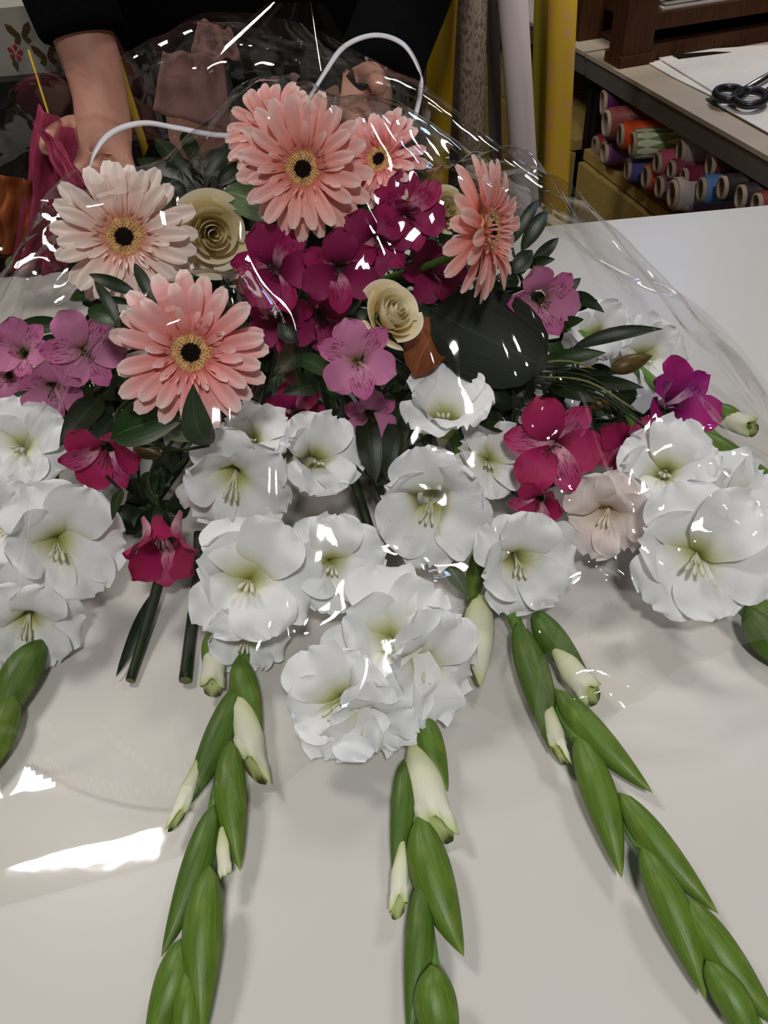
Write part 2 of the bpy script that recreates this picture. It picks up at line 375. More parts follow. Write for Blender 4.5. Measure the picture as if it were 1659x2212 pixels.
# ------------------------------------------------------------------ small rolls lying on the shelf, ends to the aisle
def small_roll(px, py, dpx, mat, label, push=0.0, name='ribbon_roll'):
    d_ = ray(px, py)
    for k in range(16):                     # as far out of the shelf as it can lie and still pass below the rail
        pl = Vector((SA.x, SA.y, CZ)) + nx * (push - .015 + .006 * math.sin(px) + k * .006); c = CAM + d_ * ((pl - CAM).dot(nx) / d_.dot(nx))
        if c.z + psize(c, dpx) * .55 < H - .0412: break
    r = psize(c, dpx) / 2 * 1.1; L = 0.30
    e = empty(name, c, label, 'paper roll', 'small rolls piled on the shelf')
    q = Vector((1, -.04 + .05 * math.sin(px * 1.7), 0)).to_track_quat('Z', 'Y').to_matrix().to_4x4()
    m = MB(); m.lathe([(r * 0.86, 0.006), (r, 0.006), (r, L * .5), (r, L), (r * .86, L), (r * .86, 0.006)], 24, q); obj('paper_sleeve', m.mesh('paper_sleeve', mat), e)
    m = MB(); m.lathe([(r * 0.68, 0), (r * 0.85, 0), (r * 0.85, L + .003), (r * 0.68, L + .003), (r * .68, 0)], 24, q); obj('cardboard_core', m.mesh('cardboard_core', M['card']), e)
def cm(name, rgb, alt=None, mode='plain'):
    return print_mat(name, srgb(*rgb), srgb(*(alt or tuple(int(c * .75) for c in rgb))), mode)
ROLLS = [(1306, 268, 58, 'plum', (150, 72, 74), 'dusty red roll, topmost at the far end of the shelf', 0.0),
 (1337, 293, 50, 'orange', (230, 84, 30), 'bright orange roll below the dusty red roll', 0.0),
 (1363, 312, 54, 'greencheck', (126, 150, 96), 'green and white checked roll with a grey end', 0.0),
 (1302, 330, 48, 'violet', (120, 66, 120), 'violet roll under the dusty red roll', 0.0),
 (1466, 327, 58, 'silver', (170, 160, 164), 'silver grey roll right of the green checked one', 0.0),
 (1352, 366, 48, 'indigo', (96, 90, 170), 'indigo blue roll low in the middle of the pile', 0.0),
 (1416, 352, 46, 'rosepink', (206, 90, 120), 'rose pink roll below the green checked roll', 0.0),
 (1391, 383, 50, 'coral', (220, 84, 64), 'coral red roll beside the indigo blue roll', 0.0),
 (1530, 357, 52, 'blackred', (110, 50, 54), 'dark red roll with pale end under the grey rail', 0.0),
 (1446, 367, 40, 'pinkdark', (140, 56, 84), 'small dark pink roll under the silver grey roll', 0.0),
 (1420, 404, 48, 'mauve', (140, 90, 120), 'mauve roll next to the coral red roll', 0.0),
 (1473, 386, 46, 'wine', (128, 40, 70), 'wine red roll in the middle of the pile', 0.0),
 (1449, 420, 62, 'white', (190, 180, 170), 'large white ended roll in front, lowest of the pile', -0.012),
 (1511, 410, 54, 'skyblue', (104, 150, 214), 'sky blue roll right of the large white ended roll', 0.0),
 (1556, 406, 52, 'blacka', (50, 44, 46), 'black roll right of the sky blue roll', 0.0),
 (1595, 426, 54, 'blackb', (64, 50, 56), 'charcoal roll with a pale ring end near the table edge', 0.0),
 (1630, 442, 50, 'redbrown', (150, 70, 66), 'red brown roll, nearest one of the pile', 0.0),
 (1477, 438, 38, 'lilac', (136, 110, 150), 'small lilac roll right beside the large white ended roll', 0.0),
 (1300, 222, 54, 'darkpurple', (92, 34, 92), 'dark purple roll high under the rail at the far end', 0.02),
 (1283, 318, 46, 'red', (176, 36, 40), 'red roll at the far left end of the pile', 0.03)]
for px, py, d, nm, rgb, lab, push in ROLLS:
    small_roll(px, py, d, cm(nm + '_paper', rgb, (220, 226, 200) if nm == 'greencheck' else None, 'check' if nm == 'greencheck' else 'plain'), lab, push)
# a purple crumpled bag behind them
def crumple(name, w_, h_, mat, n=14, amp=0.02, seed=0, folds=3):
    v, f, uv = [], [], []
    for j in range(n + 1):
        for i in range(n + 1):
            x = (i / n - .5) * w_; y = j / n * h_
            q = Vector((x * 9 + seed, y * 9, seed * 1.7))
            z = noise.noise(q) * amp * 2 + abs(math.sin(i / n * PI * folds + seed)) * amp
            v.append((x * (1 - .0 * j / n), y, z)); uv.append((i / n, j / n))
    for j in range(n):
        for i in range(n): a = j * (n + 1) + i; f.append((a, a + 1, a + n + 2, a + n + 1))
    return mesh(name, v, f, uv, M[mat] if isinstance(mat, str) else mat)

# things on the shelf top
def sp(s, d, z): return SM @ Vector((s, d, z))
p0 = at(1372, 142, 0.0); loc = SM.inverted() @ p0; pA = SM.inverted() @ at(1268, 84, 0.0)
e = empty('wooden_rack', sp(loc.x, loc.y, H), 'brown wooden desk rack standing on the shelf top', 'rack')
RM = SM @ Matrix.Translation((loc.x, loc.y, H)); dA = pA.x - loc.x
def rk(n, dims, mat='wood'):
    o = box_obj(n, dims, mat, Mx=RM); wparent(o, e)
rk('post', (-0.05, 0.0, -0.03, 0.03, 0, 0.42))
rk('post_foot', (-0.055, 0.005, -0.035, 0.035, 0, 0.018))
rk('post', (dA - 0.03, dA + 0.01, -0.02, 0.03, 0, 0.42))
rk('post', (-0.05, 0.0, 0.55, 0.6, 0.0, 0.42))
rk('front_strip', (-0.03, -0.01, 0.03, 0.55, 0.0, 0.028))
rk('lower_board', (dA, -0.03, 0.03, 0.55, 0.004, 0.012))
rk('upper_board', (dA, -0.006, 0.03, 0.55, 0.052, 0.078))
rk('back_board', (dA - 0.02, dA - 0.006, 0.03, 0.6, 0.0, 0.42))
for k in range(5):
    o = box_obj('paper_sheet', (dA * .6, -0.02 - .006 * (k % 3), 0.05 + .008 * (k % 2), 0.40, H + 0.0782 + k * 0.006, H + 0.082 + k * 0.006), 'paper', Mx=SM @ Matrix.Translation((loc.x, loc.y, 0)))
    tag(o, 'white paper sheet in the stack on the wooden rack board', 'paper', 'sheets on the wooden rack')
# papers on the shelf
def sheet(pxs, h, label, mat='paper', th=0.0015):
    pts = [at(x, y, h) for x, y in pxs]
    v = [p.copy() for p in pts] + [p + Vector((0, 0, th)) for p in pts]; n = len(pts)
    f = [tuple(range(n))[::-1], tuple(range(n, 2 * n))] + [(i, (i + 1) % n, (i + 1) % n + n, i + n) for i in range(n)]
    o = obj('paper_sheet', mesh('paper_sheet', v, f, None, M[mat], False)); tag(o, label, 'paper', 'loose papers on the shelf top'); return o
sheet([(1402, 138), (1470, 118), (1659, 108), (1700, 240), (1548, 214), (1450, 166)], 0.001, 'yellowed lowest sheet under the white papers beside the scissors')
sheet([(1412, 120), (1465, 112), (1700, 96), (1700, 215), (1545, 205)], 0.0026, 'middle white sheet under the top paper by the scissors')
sheet([(1428, 130), (1700, 100), (1700, 200), (1548, 204)], 0.0042, 'top white paper sheet under the scissors handles')
sheet([(1452, 118), (1540, 112), (1580, 113), (1465, 128)], 0.0058, 'dark photo print strip lying at the far side of the top sheet', 'black_plastic', .0006)
sheet([(1551, 228), (1600, 216), (1720, 214), (1720, 330), (1659, 288)], 0.003, 'white paper sheet in front of the scissors')
M['green_plastic'] = plain('green_plastic', srgb(34, 76, 42), 0.5, 0.4, .1, 30)
sheet([(1524, 214), (1552, 210), (1578, 232), (1566, 240)], 0.0012, 'green card peeking out below the papers', 'green_plastic')
sc = at(1570, 190, 0.012)
e = empty('scissors', sc, 'scissors with black loop handles on the papers', 'scissors')
for (cx, cy, rx, ry) in ((1574, 202, 38, 17), (1620, 211, 46, 22)):
    c = at(cx, cy, 0.016); m = MB(); pts = []
    for k in range(25):
        a = 2 * PI * k / 24; pts.append(at(cx + rx * .75 * math.cos(a), cy + ry * .75 * math.sin(a), 0.016))
    m.tube(pts, 0.0065, 8, False); o = obj('handle', m.mesh('handle', M['black_plastic'])); wparent(o, e)
m = MB(); m.tube([at(1648, 203, 0.016), at(1700, 150, 0.016), at(1760, 90, 0.014)], [.006, .006, .001], 6, True, .4); o = obj('blade', m.mesh('blade', M['steel'])); wparent(o, e)
m = MB(); m.tube([at(1602, 198, 0.014), at(1700, 140, 0.014), at(1770, 100, 0.012)], [.006, .006, .001], 6, True, .4); o = obj('blade', m.mesh('blade', M['steel'])); wparent(o, e)

# ------------------------------------------------------------------ petals
def petal_mesh(name, mat, prof, theta, nu=6, nv=9, cup=0.0, ruf=0.0, rfreq=9, ph=0.0, start=0.05, bow=0.0, groove=0.0, norm=1.0, width=0.5, z0=None, tipdrop=0.0, frill=0.0):
    """a petal along +Y, flower axis +Z; theta(t) is its climb angle; reaches y = norm; width profile prof(t)"""
    ys, zs = [0.0], [0.0]
    for i in range(nv):
        t = (i + .5) / nv; a = theta(t); ys.append(ys[-1] + math.cos(a)); zs.append(zs[-1] + math.sin(a))
    k = (norm - start) / max(ys)
    ys = [start + y * k for y in ys]; zs = [z * k for z in zs]
    zoff = -max(zs) if z0 is None else z0
    v, uv, f = [], [], []
    for i in range(nv + 1):
        t = i / nv; w_ = width * prof(t)
        a = theta(min(max(t, .02), .98)); ny, nz = -math.sin(a), math.cos(a)
        for j in range(nu + 1):
            s = j / nu * 2 - 1
            x = s * w_ + bow * t * t
            lift = cup * w_ * (s * s) + ruf * (t ** 1.6) * abs(s) ** 1.5 * math.sin(rfreq * t * 2 + (2.2 if s > 0 else 0) + ph)
            if frill: lift += frill * (max(0, abs(s) - .55) / .45 + max(0, t - .8) * 3) * t * math.sin(t * 21 + s * 12 + ph * 3)
            if t > .8: lift += ruf * .7 * math.sin(s * rfreq * .8 + ph) * (t - .8) * 5
            lift -= groove * math.cos(s * PI * 2) * w_
            v.append((x, ys[i] + ny * lift - (tipdrop * s * s * t ** 4), zs[i] + zoff + nz * lift)); uv.append((j / nu, t))
    for i in range(nv):
        for j in range(nu): a = i * (nu + 1) + j; f.append((a, a + 1, a + nu + 2, a + nu + 1))
    return mesh(name, v, f, uv, mat)
def lerp(a, b, t): return a + (b - a) * t
def R(d): return math.radians(d)
def stem_to_tie(e, head, n, mat='stem_dark', r=0.0024, tie=None, sag=0.0):
    b = tie or TIE
    p1 = head - n * 0.05; mid = (p1 + b) * .5 + Vector((0, 0, -0.02 - sag))
    for q in (p1, mid): q.z = max(q.z, H + 0.008)
    m = MB(); m.tube([p - e.location for p in spline([head - n * 0.004, p1, mid, b], 4)], r, 6)
    return obj('stem', m.mesh('stem', M[mat]), e)
TIE = Vector((-0.08, 0.80, H + 0.045))
HEADS = []                                  # (place, radius) for the film to lie over

# ---- gerberas
def gerb_prof(t): return (0.55 + 0.45 * math.sin(min(1, t * 1.35) * PI / 2)) * (1 if t < .72 else math.sqrt(max(0.0, 1 - ((t - .72) / .30) ** 2)) * .98 + .02)
GP = {}
def gerb_petals(key):
    if key in GP: return GP[key]
    a = [petal_mesh('petal', M[key], gerb_prof, (lambda t, q=q: R(lerp(20 + q, -12 + q, t))), 6, 9, 0.22, 0.006, 5, q, 0.26, (q - 2) * .012, 0.11, 1.0, 0.118, 0.0) for q in range(5)]
    b = [petal_mesh('petal', M[key], gerb_prof, (lambda t, q=q: R(lerp(48 - q * 4, 8, t))), 3, 5, 0.35, 0.004, 5, q, 0.26, (q - 1) * .02, 0.05, 0.62, 0.06, 0.015) for q in range(3)]
    c = [petal_mesh('ray_floret', M[key], lambda t: math.sin(PI * min(.97, .25 + t * .7)), (lambda t, q=q: R(60 - 25 * q * t)), 2, 3, 0.4, 0, 5, q, 0.30, 0, 0, 0.44, 0.022, 0.02) for q in range(2)]
    GP[key] = (a, b, c); return GP[key]
def gerb_disc():
    rg = MB(); ey = MB()
    def bead(m, x, y, z, r, h):
        v = [(x + r * math.cos(k * PI / 2.5), y + r * math.sin(k * PI / 2.5), z) for k in range(5)] + [(x + r * .5 * math.cos(k * PI / 2.5), y + r * .5 * math.sin(k * PI / 2.5), z + h) for k in range(5)]
        m.add(v, [(k, (k + 1) % 5, (k + 1) % 5 + 5, k + 5) for k in range(5)] + [(5, 6, 7, 8, 9)])
    rg.lathe([(0.12, -0.06), (0.31, -0.05), (0.30, 0.03), (0.22, 0.055), (0.11, 0.045)], 28)
    rnd = random.Random(3)
    for ring, (r, n, h) in enumerate(((0.295, 40, .03), (0.265, 38, .035), (0.235, 34, .04), (0.2, 28, .045), (0.165, 24, .05), (0.135, 20, .05))):
        for k in range(n):
            a = 2 * PI * (k + ring * .5) / n + rnd.uniform(-.04, .04); bead(rg, r * math.cos(a), r * math.sin(a), 0.04, 0.017, h * rnd.uniform(.6, 1.3))
    ey.lathe([(0.12, 0.03), (0.11, 0.058), (0.06, 0.045), (0.0, 0.04)], 20)
    for k in range(90):
        a = k * 2.39996; r = 0.125 * math.sqrt((k + .5) / 90); bead(ey, r * math.cos(a), r * math.sin(a), 0.045, 0.013, 0.02 + 0.025 * (r / .125) * (k % 3 > 0))
    return rg.mesh('disc_ring', M['gerb_ring']), ey.mesh('disc_eye', M['gerb_eye'])
GD = gerb_disc()
def gerbera(px, py, h, Rpx, tx, ty, key, label, roll=0.0, droop=0.0, seed=0):
    rnd = random.Random(seed + 11)
    p = at(px, py, h); n = (to_cam(p) + RT * tx + UP * ty).normalized(); s = psize(p, Rpx); b = basis(n, None, roll)
    e = empty('gerbera', p, label, 'flower', 'gerberas in the bouquet')
    A, B, C = gerb_petals(key)
    def put(me, name, ang, tilt, sc, dz=0.0):
        o = obj(name, me, e)
        o.matrix_basis = (b @ Matrix.Rotation(ang, 3, 'Z') @ Matrix.Rotation(tilt, 3, 'X')).to_4x4() @ Matrix.Diagonal((s * sc, s * sc, s * sc, 1))
        o.location = b @ Vector((0, 0, dz * s))
    for k in range(19):
        put(rnd.choice(A), 'petal', 2 * PI * (k + .5) / 19 + rnd.uniform(-.07, .07), rnd.uniform(-.16, .03) - droop, rnd.uniform(.93, 1.05), -0.03)
    for k in range(16):
        put(rnd.choice(A), 'petal', 2 * PI * k / 16 + rnd.uniform(-.08, .08), rnd.uniform(0.02, .2) - droop * .7, rnd.uniform(.82, .97), 0.01)
    for k in range(15): put(rnd.choice(B), 'petal', 2 * PI * k / 15 + rnd.uniform(-.1, .1), rnd.uniform(-.1, .1) - droop * .3, rnd.uniform(.8, 1.08), 0.02)
    for k in range(44): put(rnd.choice(C), 'ray_floret', 2 * PI * k / 44 + rnd.uniform(-.06, .06), rnd.uniform(-.25, .2), rnd.uniform(.85, 1.1), 0.02)
    for me, nm in zip(GD, ('disc_ring', 'disc_eye')):
        o = obj(nm, me, e); o.matrix_basis = b.to_4x4() @ Matrix.Diagonal((s, s, s, 1))
    m = MB(); m.lathe([(0.03, -0.2), (0.14, -0.16), (0.27, -0.04), (0.24, 0.0)], 16); o = obj('calyx', m.mesh('calyx', M['stem']), e); o.matrix_basis = b.to_4x4() @ Matrix.Diagonal((s, s, s, 1))
    stem_to_tie(e, p - n * s * 0.18, (n * .35 + to_cam(p) + Vector((0, 0, .5))).normalized(), 'stem', 0.0032)
    HEADS.append((p, s))
gerbera(268, 512, .19, 158, -.05, .12, 'gerb_peach', 'pale peach gerbera with a dark eye, leftmost in the bouquet', .1, 0.0, 1)
gerbera(412, 762, .18, 168, 0.0, 0.05, 'gerb_pink', 'pink gerbera with dark eye in front, above the white gladioli', .3, 0.0, 2)
gerbera(655, 365, .235, 148, -.15, .05, 'gerb_salmon', 'salmon pink gerbera facing the viewer at the top centre of the bouquet', .2, -.05, 3)
gerbera(590, 285, .245, 112, -.35, .45, 'gerb_salmon', 'salmon gerbera half hidden behind the top centre gerbera', .2, .05, 4)
gerbera(820, 345, .225, 108, -.35, .35, 'gerb_pink', 'smaller pink gerbera right of the top centre gerbera', .0, 0.0, 5)
gerbera(1056, 498, .21, 152, 1.9, .05, 'gerb_salmon', 'salmon pink gerbera seen from the side at the right under the film', .0, .18, 6)

# ---- roses
def rose_petal(key, q, k):
    return petal_mesh('petal', M['rose'], lambda t: (0.42 + 0.58 * math.sin(min(1, t * 1.2) * PI / 2)) * (1 if t < .7 else math.sqrt(max(0, 1 - ((t - .7) / .33) ** 2))), lambda t: R(lerp(*q, t ** 1.2)), 8, 8, k, 0.02, 4, key, 0.02, 0, 0, 1.0, 0.62, 0.0, 0.05)
def rose(px, py, h, Rpx, tx, ty, label, openness=1.0, seed=0):
    rnd = random.Random(seed)
    p = at(px, py, h); n = (to_cam(p) + RT * tx + UP * ty).normalized(); s = psize(p, Rpx); b = basis(n)
    e = empty('rose', p, label, 'flower', 'cream roses in the bouquet')
    # petals wrap a common axis: each is a curved patch of a cup of radius r
    for k in range(18):
        f_ = k / 17; r = (0.10 + 0.72 * f_ ** 1.15); hgt = 0.95 - 0.35 * f_; ang = k * 2.39996 * 1.02 + .3
        arc = lerp(2.9, 1.5, f_); v, uv, fc = [], [], []
        fl = max(0, f_ - .45) * 1.1 * openness
        for i in range(8):
            t = i / 7
            for j in range(11):
                u_ = j / 10 * 2 - 1; a = ang + u_ * arc * .5 * (0.55 + .45 * math.sin(min(1, t * 1.3) * PI / 2))
                top = 1 - 0.16 * abs(u_) ** 3
                rad = r * (0.35 + .65 * math.sin(min(1, t * 1.15) * PI / 2)) + fl * max(0, t - .6) ** 1.5 * 1.6 + u_ * .035
                z = -0.75 + (hgt + .05 * math.sin(k * 3)) * t * top - fl * max(0, t - .75) ** 2 * 2.2
                v.append((rad * math.cos(a), rad * math.sin(a), z + .28 * (1 - f_) * .3)); uv.append((j / 10, t))
        for i in range(7):
            for j in range(10): q = i * 11 + j; fc.append((q, q + 1, q + 12, q + 11))
        o = obj('petal', mesh('petal', v, fc, uv, M['rose']), e); o.matrix_basis = b.to_4x4() @ Matrix.Diagonal((s, s, s, 1))
    m = MB(); m.lathe([(0.05, -1.0), (0.2, -.9), (0.42, -.7), (.3, -.6)], 14); o = obj('calyx', m.mesh('calyx', M['leaf_mid']), e); o.matrix_basis = b.to_4x4() @ Matrix.Diagonal((s, s, s, 1))
    stem_to_tie(e, p - n * s * .9, n, 'stem_dark', 0.003)
    HEADS.append((p, s))
rose(462, 505, .175, 92, .1, -.1, 'open cream rose between the peach gerbera and the magenta flowers', 1.0, 1)
rose(858, 668, .165, 82, .55, .45, 'half open cream rose beside the big dark leaf', .8, 2)
rose(968, 446, .19, 56, .2, .3, 'small cream rose partly hidden behind the side facing gerbera', .6, 3)

# ---- alstroemerias
def ob_prof(t): return (.22 + .78 * math.sin(min(1, t / .68) * PI / 2) ** 1.6) * (1 if t < .68 else math.sqrt(max(0, 1 - ((t - .68) / .325) ** 2)))
def sp_prof(t): return (.24 + .76 * math.sin(min(1, t / .66) * PI / 2) ** 1.4) * (1 if t < .66 else math.sqrt(max(0, 1 - ((t - .66) / .345) ** 2)) ** 1.2)
AP = {}
def alst_petals(c):
    if c not in AP:
        th = lambda t, q=0: R(lerp(72, 8 + q, t ** .8))
        AP[c] = ([petal_mesh('tepal', M['alst_%s_o' % c], ob_prof, lambda t, q=q: R(lerp(70, 10 - q * 8, min(1, t * 1.4))), 6, 9, 0.22, 0.055, 7, q * 2.1, 0.04, 0, 0, 1.0, 0.42, None, .04, .03) for q in range(3)],
                 [petal_mesh('tepal', M['alst_%s_i' % c], sp_prof, lambda t, q=q: R(lerp(72, 16 - q * 7, min(1, t * 1.3))), 6, 9, 0.30, 0.05, 8, q * 1.7, 0.04, 0, 0, 0.98, 0.29, None, 0, .02) for q in range(3)])
    return AP[c]
_st = MB(); _st.tube([(0, 0, -.6), (.01, .03, -.2), (.03, .12, .12)], [.012, .012, .009], 5); STM = _st.mesh('stamen', M['stem_pale'])
_st = MB(); _st.tube([(0, 0, -.6), (.01, .03, -.2), (.03, .12, .12), (.03, .15, .16)], [.013, .012, .01, .028], 5); STM = _st.mesh('stamen', M['anther'])
_st = MB(); _st.lathe([(.03, -.95), (.08, -.8), (.15, -.62), (.19, -.42), (.1, -.5), (0, -.56)], 12); ATUBE = _st.mesh('flower_tube', M['stem_dark'])
def alstro(px, py, h, Rpx, tx, ty, c, label, roll=0.0, close=0.0, seed=0, group=None):
    rnd = random.Random(seed * 7 + 5)
    p = at(px, py, h); n = (to_cam(p) + RT * tx + UP * ty).normalized(); s = psize(p, Rpx); b = basis(n, None, roll)
    e = empty('alstroemeria', p, label, 'flower', group or 'alstroemerias in the bouquet')
    O, I = alst_petals(c)
    for k in range(3):
        for (S, off, dz) in ((O, 0, -.02), (I, PI / 3, .02)):
            o = obj('tepal', S[(k + seed) % 3], e)
            o.matrix_basis = (b @ Matrix.Rotation(off + k * 2 * PI / 3 + rnd.uniform(-.12, .12), 3, 'Z') @ Matrix.Rotation(close + rnd.uniform(-.14, .14), 3, 'X')).to_4x4() @ Matrix.Diagonal((s, s, s, 1))
            o.location = b @ Vector((0, 0, dz * s))
    o = obj('flower_tube', ATUBE, e); o.matrix_basis = b.to_4x4() @ Matrix.Diagonal((s, s, s, 1))
    for k in range(4):
        o = obj('stamen', STM, e); o.matrix_basis = (b @ Matrix.Rotation(PI + rnd.uniform(-1.2, 1.2), 3, 'Z') @ Matrix.Rotation(rnd.uniform(-.1, .1), 3, 'X')).to_4x4() @ Matrix.Diagonal((s, s, s, 1))
    stem_to_tie(e, p - n * s * .8, n, 'stem_dark', 0.0016)
    HEADS.append((p, s * .8))
AL = [(597, 578, .175, 100, 0, .0, 'mag', 'magenta alstroemeria with open pale throat left of the cream rose bud', .4, 0),
 (735, 585, .17, 92, .15, -.2, 'mag', 'deep magenta alstroemeria in the centre of the bouquet', .1, .05),
 (815, 520, .185, 86, .1, -.3, 'mag', 'magenta alstroemeria above the cream rose bud', .9, 0),
 (885, 455, .2, 88, .2, .2, 'mag', 'magenta alstroemeria topmost, under the small pink gerbera', .2, 0),
 (610, 690, .125, 84, -.1, -.3, 'mag', 'shaded magenta alstroemeria below the open throated one', .0, .1),
 (690, 690, .12, 76, .0, -.4, 'mag', 'dark shaded alstroemeria deep above the mauve flower', 1.2, .1),
 (940, 585, .14, 76, .3, -.2, 'mag', 'dark alstroemeria deep beside the side facing gerbera', .7, .1),
 (772, 775, .15, 92, .05, .05, 'mau', 'mauve pink streaked alstroemeria in the bouquet centre below the rose bud', .2, 0),
 (182, 755, .13, 92, .1, .0, 'mau', 'mauve alstroemeria with dark streaks left of the front pink gerbera', .6, 0),
 (45, 755, .12, 72, -.3, .25, 'mau', 'mauve alstroemeria at the far left edge', .2, .15),
 (112, 845, .105, 74, -.1, -.5, 'mau', 'drooping mauve alstroemeria low at the left', .1, .1),
 (15, 815, .1, 60, -.2, -.3, 'mau', 'partly cut off mauve alstroemeria at the left picture edge', .8, .1),
 (1172, 650, .15, 84, .3, -.15, 'mau', 'mauve alstroemeria under the film at the right of the big dark leaf', .5, .25),
 (1195, 962, .095, 112, -.05, .0, 'hot', 'hot pink alstroemeria with white striped tepal above the right gladioli', .35, 0),
 (1465, 870, .09, 104, .75, .25, 'pur', 'purple magenta alstroemeria seen from the side at the far right', .1, .22),
 (1370, 965, .075, 86, .1, -.5, 'hot', 'hot pink alstroemeria half hidden under the film at the right', .9, .1),
 (1160, 1090, .06, 62, -.2, -.6, 'hot', 'small hot pink alstroemeria under the striped one', .4, .2),
 (222, 985, .1, 92, -.35, -.75, 'hot', 'crimson pink alstroemeria nodding above the left gladiolus', .5, .15),
 (640, 890, .085, 74, .0, .2, 'mag', 'dark wine alstroemeria tucked behind the white gladioli', .3, .1),
 (800, 900, .09, 66, .2, -.3, 'mau', 'dusky mauve alstroemeria below the central mauve one', .1, .15)]
for i, (px, py, h, r, tx, ty, c, lab, roll, cl) in enumerate(AL): alstro(px, py, h, r, tx, ty, c, lab, roll, cl, i)
alstro(348, 1165, .055, 108, .1, -1.15, 'hot', 'crimson pink alstroemeria hanging down beside the main gladiolus', .2, .75, 31)

# ---- foliage
def leaf_prof(t): return max(0, math.sin(PI * t ** .85)) ** .85
def oval_prof(t): return max(0, math.sin(PI * t ** .9)) ** .6
def leaf(e, b0, b1, wpx, h0, h1, mat, bow=0.0, arch=.12, tilt=0.0, prof=leaf_prof, name='leaf', fold=.25, cupn=None):
    p0, p1 = at(*b0, h0), at(*b1, h1); d = p1 - p0; L = d.length; y = d.normalized()
    mid = (p0 + p1) / 2; n = to_cam(mid) + Vector((0, 0, .35)) + RT * tilt; n = (n - y * n.dot(y)).normalized(); x = y.cross(n)
    wd = psize(mid, wpx) / L / 2
    me = petal_mesh(name, M[mat], prof, lambda t: R(lerp(arch * 160, -arch * 160, t)), 6, 9, fold, .012, 6, bow * 9, 0, bow, 0, 1.0, wd, 0)
    o = obj(name, me); o.matrix_basis = Matrix.Translation(p0) @ Matrix((x, y, n)).transposed().to_4x4() @ Matrix.Diagonal((L, L, L, 1))
    # bow bends both ways: shift so that the tip stays on its point
    for v in me.vertices: v.co.x -= bow * v.co.y
    Mw = o.matrix_basis.copy(); Mi = Mw.inverted()
    for v in me.vertices:                   # nothing sinks into the table
        q = Mw @ v.co
        if q.z < H + .003: q.z = H + .003; v.co = Mi @ q
    o.matrix_basis = Matrix.Translation(-e.location) @ Mw; o.parent = e
    return o
def sprig(label, root, h, leaves, mat='leaf_dark', stem='stem_dark', cat='leaf sprig', name='leafy_sprig', group=None, tie=True):
    p = at(*root, h); e = empty(name, p, label, cat, group or 'leaf sprigs among the flowers')
    for q in leaves:
        b0, b1, w_ = q[0], q[1], q[2]; bow = q[3] if len(q) > 3 else 0; m_ = q[4] if len(q) > 4 else mat; dh = q[5] if len(q) > 5 else 0.012
        leaf(e, b0, b1, w_, h, h + dh, m_, bow)
        m = MB(); a = at(*b0, h) - e.location; m.tube([a, a * .5 + Vector((0, 0, -.004)), Vector((0, 0, -.004))], .0012, 5); obj('stalk', m.mesh('stalk', M[stem]), e)
    if tie:
        n = Vector((0, -.5, .8)); stem_to_tie(e, p, n, stem, .0016)
    return e
sprig('dark pointed leaf sprig between the peach and pink gerberas', (330, 720), .175, [((296, 636), (192, 592), 30, .05), ((262, 715), (203, 606), 24, -.08), ((338, 668), (290, 568), 27, .0), ((285, 655), (210, 645), 16, 0), ((372, 705), (332, 625), 20, 0), ((262, 700), (190, 668), 44, .05, 'leaf_mid', 0)])
sprig('curling dark leaf pair in front of the pink gerbera', (350, 960), .125, [((452, 962), (417, 828), 66, .28, 'leaf_mid', .06), ((240, 945), (405, 900), 92, .12, 'leaf_mid', .01), ((345, 930), (440, 945), 46, .1, 'leaf_grey', -.01), ((330, 900), (420, 905), 30, 0)])
sprig('dark serrated leaves behind the cream rose at the upper left', (430, 420), .17, [((420, 405), (335, 300), 38), ((425, 410), (295, 345), 42), ((440, 405), (505, 308), 36), ((440, 385), (395, 285), 34), ((455, 395), (470, 320), 40), ((405, 420), (340, 392), 36), ((470, 400), (530, 350), 34), ((380, 400), (300, 395), 30)])
sprig('dark narrow leaf sprig at the right above the table edge', (1120, 570), .15, [((1125, 545), (1180, 455), 36, -.05), ((1145, 575), (1207, 513), 28, -.08), ((1105, 530), (1165, 430), 26), ((1140, 575), (1200, 560), 26), ((1110, 590), (1150, 540), 40)])
sprig('small dark leaves right of the mauve flower under the film', (1205, 680), .13, [((1225, 640), (1306, 676), 32, .08), ((1235, 668), (1292, 648), 26), ((1205, 705), (1262, 690), 28, 0, 'leaf_mid'), ((1215, 640), (1255, 600), 24)])
sprig('long dark curved leaf sprig pointing to the right over white petals', (1200, 790), .105, [((1235, 752), (1432, 711), 32, .12), ((1160, 785), (1310, 762), 36, 0, 'leaf_mid'), ((1245, 830), (1392, 838), 34, .05), ((1190, 830), (1290, 870), 44), ((1210, 810), (1330, 815), 30)])
sprig('slender dark leaves rising between the white gladioli', (820, 1040), .07, [((812, 1045), (790, 872), 54, .06), ((850, 1000), (885, 845), 36, -.05, 'leaf_mid'), ((760, 1000), (740, 860), 34), ((835, 1040), (850, 900), 40)])
sprig('dark leaves at the lower left above the nodding crimson flower', (170, 960), .085, [((215, 860), (128, 965), 62, .05), ((250, 900), (190, 990), 40), ((262, 1060), (242, 1125), 24, 0, 'leaf_mid'), ((140, 700), (10, 722), 40, -.08, 'leaf_mid'), ((120, 890), (30, 850), 44, 0, 'leaf_mid')])
sprig('dark leaves curling in the bouquet centre left of the mauve flower', (650, 800), .115, [((640, 775), (735, 828), 42, .1, 'leaf_mid'), ((660, 760), (590, 810), 60), ((690, 830), (610, 850), 50), ((640, 740), (600, 700), 40)])
sprig('small dark leaf beside the pale right gladiolus', (1100, 940), .09, [((1092, 920), (1028, 912), 44, -.1), ((1110, 880), (1040, 850), 40), ((1130, 860), (1090, 800), 46)])
